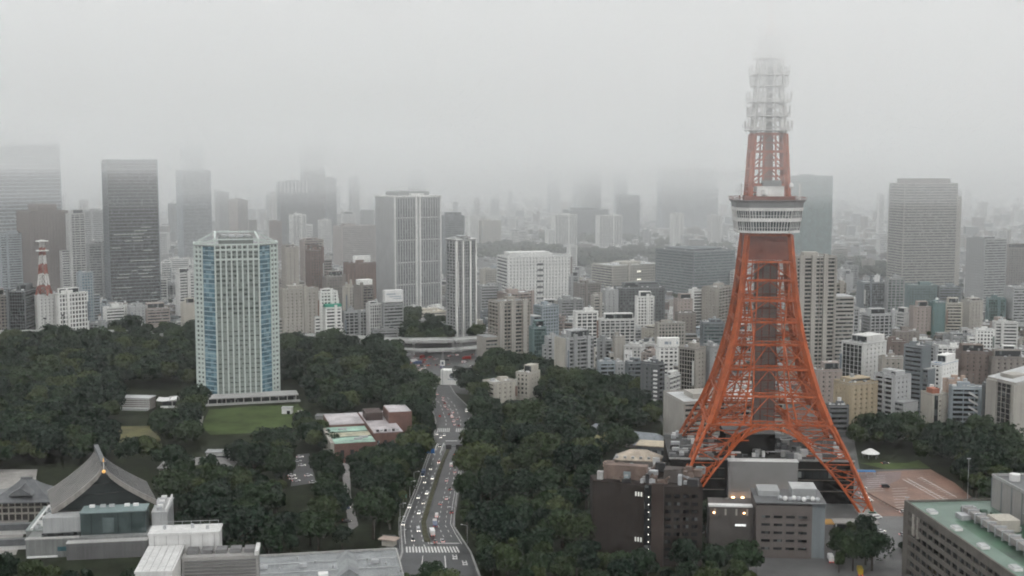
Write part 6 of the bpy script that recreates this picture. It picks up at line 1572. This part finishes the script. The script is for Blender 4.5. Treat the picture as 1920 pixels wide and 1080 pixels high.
# gantry signs and lamps
p = across(866, -.10); p2 = across(866, .24); q = thing('gantry_sign', 'blue road sign panel on a gantry over the left lanes', 'road sign', (p.x, p.y, 0))
L_ = p2.x - p.x
MB().box(-.2,.2,-.2,.2,0,7.4).build('pole', METAL, q); MB().bar((0,0,7),(L_,0,7),.25).build('arm', METAL, q)
for x0, x1 in ((.18,.62),(.68,1.0)): MB().box(L_*x0,L_*x1,-.36,-.24,5.4,8.2).build('sign_panel', mat('sign_blue',(.03,.14,.36),rough=.4), q)
p = across(858, .99); q = thing('dark_gantry', 'dark sign gantry seen from behind across the right lanes', 'road sign', (p.x, p.y, 0))
wd = across(858,.99).x - across(858,.5).x
MB().box(-.2,.2,-.2,.2,0,7.4).build('pole', BLACK, q); MB().bar((-wd,0,7),(0,0,7),.25).build('arm', BLACK, q)
for x0, x1 in ((-.98,-.66),(-.4,-.02)): MB().box(wd*x0,wd*x1,.2,.3,5.2,8).build('sign_panel', BLACK, q)
p = across(952, -.12); q = thing('direction_sign', 'green direction sign on a pole beside the left kerb', 'road sign', (p.x, p.y, 0))
MB().box(-.12,.12,-.12,.12,0,7).build('pole', METAL, q); MB().box(-1.0,1.8,-.25,-.14,5.2,7.4).build('sign_panel', mat('sign_green',(.05,.22,.15),rough=.4), q)
pos_ = [(1030,-.06),(1004,-.06),(978,-.06),(934,-.06),(915,-.06),(845,-.06),(1020,1.05),(985,1.05),(950,1.05),(920,1.05),(885,1.04),(840,1.04)]
for i, (y, t_) in enumerate(pos_):
    p = across(y, t_); s = 1 if t_ < .5 else -1
    q = thing('street_lamp', f"curved-arm street lamp on the {'left' if s>0 else 'right'} kerb of the avenue, {ordn[i%6]} from the bottom", 'street lamp', (p.x,p.y,0), 0, 'street lamps along the avenue')
    MB().cone(0,0,.14,.09,0,9,8).build('pole', METAL, q); MB().bar((0,0,9),(s*2.2,0,9.6),.12).build('arm', METAL, q); MB().box(s*2.6-.5,s*2.6+.5,-.2,.2,9.5,9.7).build('lamp_head', WHITE, q)
for i, (px, py, h_) in enumerate(((1814,935,22),(1700,965,9))):
    p = G(px, py); q = thing('light_pole', ['tall','short'][i] + ' grey light pole at the edge of the reddish car park', 'lamp', (p.x,p.y,0))
    MB().cone(0,0,.25,.12,0,h_,8).build('pole', METAL, q); MB().box(-1,1,-.3,.3,h_,h_+.4).build('lamp_head', METAL, q)
for i, (px, py, yt) in enumerate(((86,650,598),(120,650,592))):
    p = G(px, py); q = thing('sports_light_mast', ['nearer left','second'][i] + ' dark floodlight mast standing before the white blocks at far left', 'mast', (p.x,p.y,0))
    h_ = at(px, yt, p.y).z; MB().cone(0,0,.5,.25,0,h_,8).build('pole', BLACK, q); MB().box(-1.6,1.6,-.4,.4,h_,h_+1.2).build('lamp_head', BLACK, q)
a, b = G(712, 985), G(745, 1012)
q = thing('guard_booth', 'small pinkish-roofed gatehouse beside the side street', 'gatehouse', (G(730,1022).x, G(730,1022).y, 0), R(-20))
MB().box(-3,3,-2,2,0,3).build('wall', wall('cream'), q); MB().box(-4.5,4.5,-3,3,3,3.5).build('roof', mat('roof_pinkbeige',(.42,.34,.29),rough=.6), q)
for i in range(6):
    a = G(735+i*9, 1004+i*14)
# rising white hut by the wood
p = G(868, 778); q = thing('bus_shelter', 'pale flat-roofed shelter on the pavement right of the queue', 'shelter', (across(778,1.06).x+3, across(778,1.06).y, 0), R(70))
MB().box(-5,5,-1.4,1.4,2.9,3.2).build('roof', ROOF_L, q); MB().box(-4.8,4.8,1.1,1.3,0,2.88).build('back_panel', gl('pale'), q)
for x in (-4.6,4.6): MB().box(-.1,.1,-.1,.1,0,2.88).build('post', METAL, q, (x,-1.2,0))
# ------------------------------------------------------------------ the rest of the city: mid distance one by one, the far mass as one
def clear(xl, xr, yt, yb, dz):
    """a filler may not stand in front of a building that the photograph shows; returns the lowest row its top must stay below"""
    lim = yt
    for a, b, c, d, e in RECT:
        if xr > a-1 and xl < b+1:
            if dz < e and yt < d-3 and yb > c: lim = max(lim, d-4)
    return lim
rf = random.Random(77)
LAND = [('the hotel tower',447,600),('the black glass tower',250,440),('the white pilaster tower',767,470),('the slim ribbed apartment tower',866,545),('the white hospital block',1003,528),('the tan stone office',1190,525),('the lattice tower',1437,560),('the beige apartment tower',1524,590),('the tall tan tower',1724,440),('the blue-grey apartment tower',1845,510),('the cream stepped flats',1784,600),('the wood-edge apartment tower',955,630),('the balcony-walled block',1077,690),('the striped office',1616,695),('the brown stepped tower',85,470),('the billboard office',735,600),('the white twin towers',1100,432),('the teal glass tower',1517,410)]
fill = []
PW1 = poly([(870,452),(1240,452),(1240,512),(880,505)]); PW2 = poly([(880,470),(1000,468),(1060,480),(1240,480),(1230,505),(1090,512),(940,492),(890,492)])
COL = [('white',8),('offwhite',8),('lightgrey',5),('grey',4),('beige',4),('cream',3),('sand',3),('greybrown',2),('pink',2),('slate',2),('brown',1),('bluegrey',3)]
COLS = [c for c, n in COL for _ in range(n)]
tries = 0
occ = []
while len(fill) < 440 and tries < 60000:
    tries += 1
    yb = 440 + 330*(rf.random()**.75); px = rf.uniform(-20, 1940); p = G(px, yb)
    if p.y < 1000: continue
    if px < 380 and yb > 622: continue
    if 380 < px < 760 and yb > 640: continue
    if 740 < px < 925 and yb > 630: continue
    if px < 1240 and px > 880 and yb > 690: continue
    if px >= 1240 and yb > 800: continue
    if 440 < yb < 515 and inside((p.x,p.y), PW1): continue
    w = rf.uniform(9, 24)*(1+.4*(yb < 520)); d = rf.uniform(9, 17); dz = pix(p)[2]; s = F/dz
    hgt = rf.choice((7,9,10,12,14,16,20,24,28,34)) * (1.0 if yb > 500 else 1.25)
    if px > 1560 and yb > 560 and rf.random() < .6: hgt = rf.choice((6,7,8,10))
    xl, xr = px-w*s/2, px+w*s/2; yt = yb - hgt*s
    r_ = math.hypot(w, d)/2
    if any((p.x-a)**2+(p.y+d/2-b)**2 < (c*.76+r_*.72)**2 for a, b, c in FOOT): continue
    lim = clear(xl, xr, yt, yb, dz)
    if lim > yt:
        hgt = (yb-lim)/s; yt = lim
        if hgt < 6: continue
    FOOT.append((p.x, p.y+d/2, r_)); fill.append((px, yb, yt, w, d, dz, xl, xr, hgt))
lab_rows = []
for i, (px, yb, yt, w, d, dz, xl, xr, hgt) in enumerate(fill):
    col = rf.choice(COLS); a = rf.choice((-30,-20,-12,0,12,25))
    if hgt > 26 and col in ('redbrown','slate'): col = 'lightgrey'
    front = rf.choice(('balcony','grid','ribbon','small','frame','balcony'))
    kd = 'high-rise' if hgt > 30 else 'mid-rise' if hgt > 15 else 'low building'
    cn = {'offwhite':'off-white','lightgrey':'light grey','greybrown':'grey-brown','pink':'pinkish','bluegrey':'blue-grey','slate':'dark grey','redbrown':'red-brown','sand':'sandy'}.get(col, col)
    mx, my = px, (yt+yb)/2
    ln, lx, ly = min(LAND, key=lambda q: math.hypot(q[1]-mx, (q[2]-my)*1.4))
    dx, dy = mx-lx, my-ly
    rel = ('right' if dx > 0 else 'left') if abs(dx) > abs(dy) else ('below' if dy > 0 else 'above')
    lab_rows.append(dict(i=i, key=(cn, kd, rel, ln), dist=math.hypot(dx,dy), col=col, a=a, front=front))
cnt = {}
for r_ in sorted(lab_rows, key=lambda q: q['dist']): cnt[r_['key']] = cnt.get(r_['key'], 0) + 1; r_['n'] = cnt[r_['key']]
ORD = ordn + ['sixteenth','seventeenth','eighteenth','nineteenth','twentieth']
for r_ in lab_rows:
    px, yb, yt, w, d, dz, xl, xr, hgt = fill[r_['i']]; cn, kd, rel, ln = r_['key']
    where = {'right':'to the right of','left':'to the left of','below':'below','above':'above'}[rel]
    label = f"{cn} {kd} {where} {ln}" + (f", {ORD[r_['n']-1]} one outwards" if cnt[r_['key']] > 1 else "")
    p = G(px, yb); az = math.atan2(p.x, p.y)
    root = thing('low_building' if kd == 'low building' else 'apartment_block' if r_['front'] == 'balcony' else 'office_block', label, 'building', (p.x, p.y+d/2, 0), -az+R(r_['a']), 'city blocks beyond the park')
    rg = random.Random(r_['i'])
    if kd == 'low building' and w < 16 and rg.random() < .5:
        MB().box(-w/2,w/2,-d/2,d/2,0,hgt*.75).build('wall', wall(r_['col']), root)
        m = MB(); e = hgt*.75; m.v = [(-w/2-.5,-d/2-.5,e),(w/2+.5,-d/2-.5,e),(w/2+.5,d/2+.5,e),(-w/2-.5,d/2+.5,e),(-w/4,0,e+2.6),(w/4,0,e+2.6)]
        m.f = [(0,1,5,4),(1,2,5),(2,3,4,5),(3,0,4)]; m.m = [0]*4; m.build('roof', rg.choice((ROOF_D, ROOF, mat('roof_tile_brown',(.15,.11,.09)))), root)
        for k in (-.3,.05,.3): MB().box(-.9,.9,-.1,0,0,1.4).build('window', gl('dark'), root, (w*k,-d/2-.02,e*.5))
    else:
        block(root, w, d, hgt, r_['front'], rg.choice(('small','blank','ribbon')), wall(r_['col']), gl(rg.choice(('dark','mid','mid','pale'))), rg.choice((ROOF, ROOF_L, ROOF_D, ROOF)), 3.3, False)
        clutter(root, w, d, hgt, rg, wall(r_['col']), rg.randint(2,5)); articulate(root, w, d, hgt, rg, wall(r_['col']))
print('fill', len(fill), tries)
# far mass: everything past about 2.6 km, and the small stuff in the gaps
fm = [wall(c) for c in ('white','offwhite','lightgrey','grey','beige','slate','greybrown','pink')] + [ROOF, ROOF_L, ROOF_D, gl('mid')]
m = MB(); rg = random.Random(4); nfar = 0
while nfar < 8500:
    y = 2500 + 8500*rg.random()**1.5; x = rg.uniform(-.47,.47)*y
    px, py, dz = pix((x,y,0))
    if y < 3000 and inside((x,y), PW2): nfar += 1; continue
    big = rg.random()
    w, d = rg.uniform(9,30), rg.uniform(9,26); h = rg.choice((6,7,8,9,10,12,14,18)) if big < .87 else rg.uniform(20,48) if big < .985 else rg.uniform(60,115)
    pxl, pyt, _ = pix((x,y,h))
    if any(px > a-8 and px < b+8 and dz < e and pyt < dd-4 and py > c for a, b, c, dd, e in RECT): h = 6
    if any((x-a)**2+(y-b)**2 < (c+12)**2 for a, b, c in FOOT): nfar += 1; continue
    nfar += 1; mi = rg.randrange(8)
    m.box(x-w/2,x+w/2,y-d/2,y+d/2,0,h,mi); m.box(x-w/2-.2,x+w/2+.2,y-d/2-.2,y+d/2+.2,h+.02,h+.8,rg.choice((8,9,10,9)))
    if y < 4200 and h > 8:
        for i in range(int(h//3.6)): m.box(x-w/2+1,x+w/2-1,y-d/2-.15,y-d/2-.02,2+i*3.6,3.6+i*3.6,11)
    if rg.random() < .5: m.box(x-w*.2,x+w*.1,y-d*.2,y+d*.2,h+.82,h+3.5,rg.randrange(3))
o = kind(m.build('distant_city', fm), 'stuff'); o['label'] = 'hazy carpet of far-off city roofs below the mist'; o['category'] = 'city'
# small roofs, huts and yards between the nearer blocks, too small to tell apart
m = MB(); rg = random.Random(6); k = 0
while k < 4200:
    k += 1
    yb = 452 + 300*rg.random(); px = rg.uniform(-30,1950)
    if (px < 380 and yb > 618) or (380 <= px < 930 and yb > 634) or (930 <= px < 1240 and yb > 690) or (px >= 1240 and yb > 790): continue
    p = G(px, yb)
    if p.y > 2700: continue
    w, d, h = rg.uniform(6,13), rg.uniform(6,11), rg.choice((4,5,6,7,8))
    if any((p.x-a)**2+(p.y-b)**2 < (c*.8+4.5)**2 for a, b, c in FOOT): continue
    s = F/pix(p)[2]
    FOOT.append((p.x,p.y,math.hypot(w,d)/2-2)); m.box(p.x-w/2,p.x+w/2,p.y-d/2,p.y+d/2,0,h,rg.choice((0,0,1,1,2,3,4,5,6,7))); m.box(p.x-w/2-.3,p.x+w/2+.3,p.y-d/2-.3,p.y+d/2+.3,h+.02,h+.5,rg.choice((8,9,10)))
    if rg.random() < .7: m.box(p.x-w*.35,p.x+w*.3,p.y-d/2-.14,p.y-d/2-.02,h*.45,h*.75,11)
    if rg.random() < .4: m.box(p.x-1.2,p.x+1.2,p.y-1,p.y+1,h+.52,h+2.2,rg.randrange(3))
o = kind(m.build('small_roofs', fm), 'stuff'); o['label'] = 'jumble of small low roofs between the city blocks'; o['category'] = 'houses'
# far green: street trees between the blocks
pts = []
rg = random.Random(9)
while len(pts) < 420:
    yb = 455+250*rg.random()**.8; px = rg.uniform(-20,1940)
    if (px < 380 and yb > 610) or (380 <= px < 930 and yb > 625) or (930 <= px < 1240 and yb > 690): continue
    p = G(px, yb)
    if any((p.x-a)**2+(p.y-b)**2 < (c*.9+2)**2 for a, b, c in FOOT): pts.append(pts[-1]) if pts and rg.random() < .02 else None; continue
    pts.append((p.x,p.y))
scatter('street_greenery', 'scattered dark street trees between the city blocks', pts, (.45,.85))

# ------------------------------------------------------------------ the air: haze round everything, thicker mist above, low cloud that swallows the tower's head
def ragged(b, wave):
    """a closed slab of cloud with an uneven underside"""
    x0, x1, y0, y1, z0, z1 = b; nx, ny = 56, 52; m = MB(); rg_ = random.Random(int(z0))
    ph = [(rg_.uniform(.002,.009), rg_.uniform(.002,.009), rg_.uniform(0,6.28)) for _ in range(7)]
    def zz_(x, y): return z0 + wave*sum(math.sin(x*a+y*c*rs+p) for (a, c, p), rs in zip(ph, (1,-1,1,-1,1,-1,1)))/2.6
    X = [x0+(x1-x0)*i/nx for i in range(nx+1)]; Y = [y0+(y1-y0)*j/ny for j in range(ny+1)]
    for y in Y:
        for x in X: m.v.append((x, y, zz_(x, y)))
    n = len(m.v); m.v += [(x, y, z1) for y in Y for x in X]; w_ = nx+1
    for j in range(ny):
        for i in range(nx):
            k = j*w_+i; m.f.append((k, k+w_, k+w_+1, k+1)); m.f.append((n+k, n+k+1, n+k+w_+1, n+k+w_))
    for i in range(nx): m.f.append((i, i+1, n+i+1, n+i)); k = ny*w_+i; m.f.append((k+1, k, n+k, n+k+1))
    for j in range(ny): k = j*w_; m.f.append((k+w_, k, n+k, n+k+w_)); k = j*w_+nx; m.f.append((k, k+w_, n+k+w_, n+k))
    m.m = [0]*len(m.f); return m
def air(name, label, box_, dens, g=.3, col=(.985,.998,1), wave=0):
    mt = bpy.data.materials.new(name + '_air'); mt.use_nodes = True; t = mt.node_tree; t.nodes.clear()
    out = t.nodes.new('ShaderNodeOutputMaterial'); pv = t.nodes.new('ShaderNodeVolumePrincipled')
    pv.inputs['Density'].default_value = dens; pv.inputs['Anisotropy'].default_value = g; pv.inputs['Color'].default_value = (*col,1)
    t.links.new(pv.outputs[0], out.inputs['Volume']); mt.cycles.homogeneous_volume = True
    o = kind((ragged(box_, wave) if wave else MB().box(*box_)).build(name, mt), 'stuff'); o['label'] = label; o['category'] = 'air'; return o
air('haze', 'thin grey rain haze hanging over the whole city', (-7000,7000,-350,12500,-1.5,346), 3.0e-5)
air('mist', 'thicker mist under the cloud veiling the tops of towers', (-6990,6990,-340,12490,173,345), 5.5e-4)
air('fog_bank', 'denser grey haze over the far city districts', (-6960,6960,1300,12470,-1.2,343), 4.3e-4)
air('upper_fog', 'fog hanging about the upper storeys of the far towers', (-6965,6965,1450,12480,128,343.5), 5.5e-4)
air('cloud_fringe', 'ragged underside of the low cloud around the tower mast', (-6970,6970,-335,12485,207,344.5), 1.7e-3, col=(.985,.998,1), wave=9)
air('low_cloud', 'low rain cloud that swallows the head of the lattice tower', (-6980,6980,-330,12480,229,344), 0.9e-2, col=(.995,.999,1), wave=6)
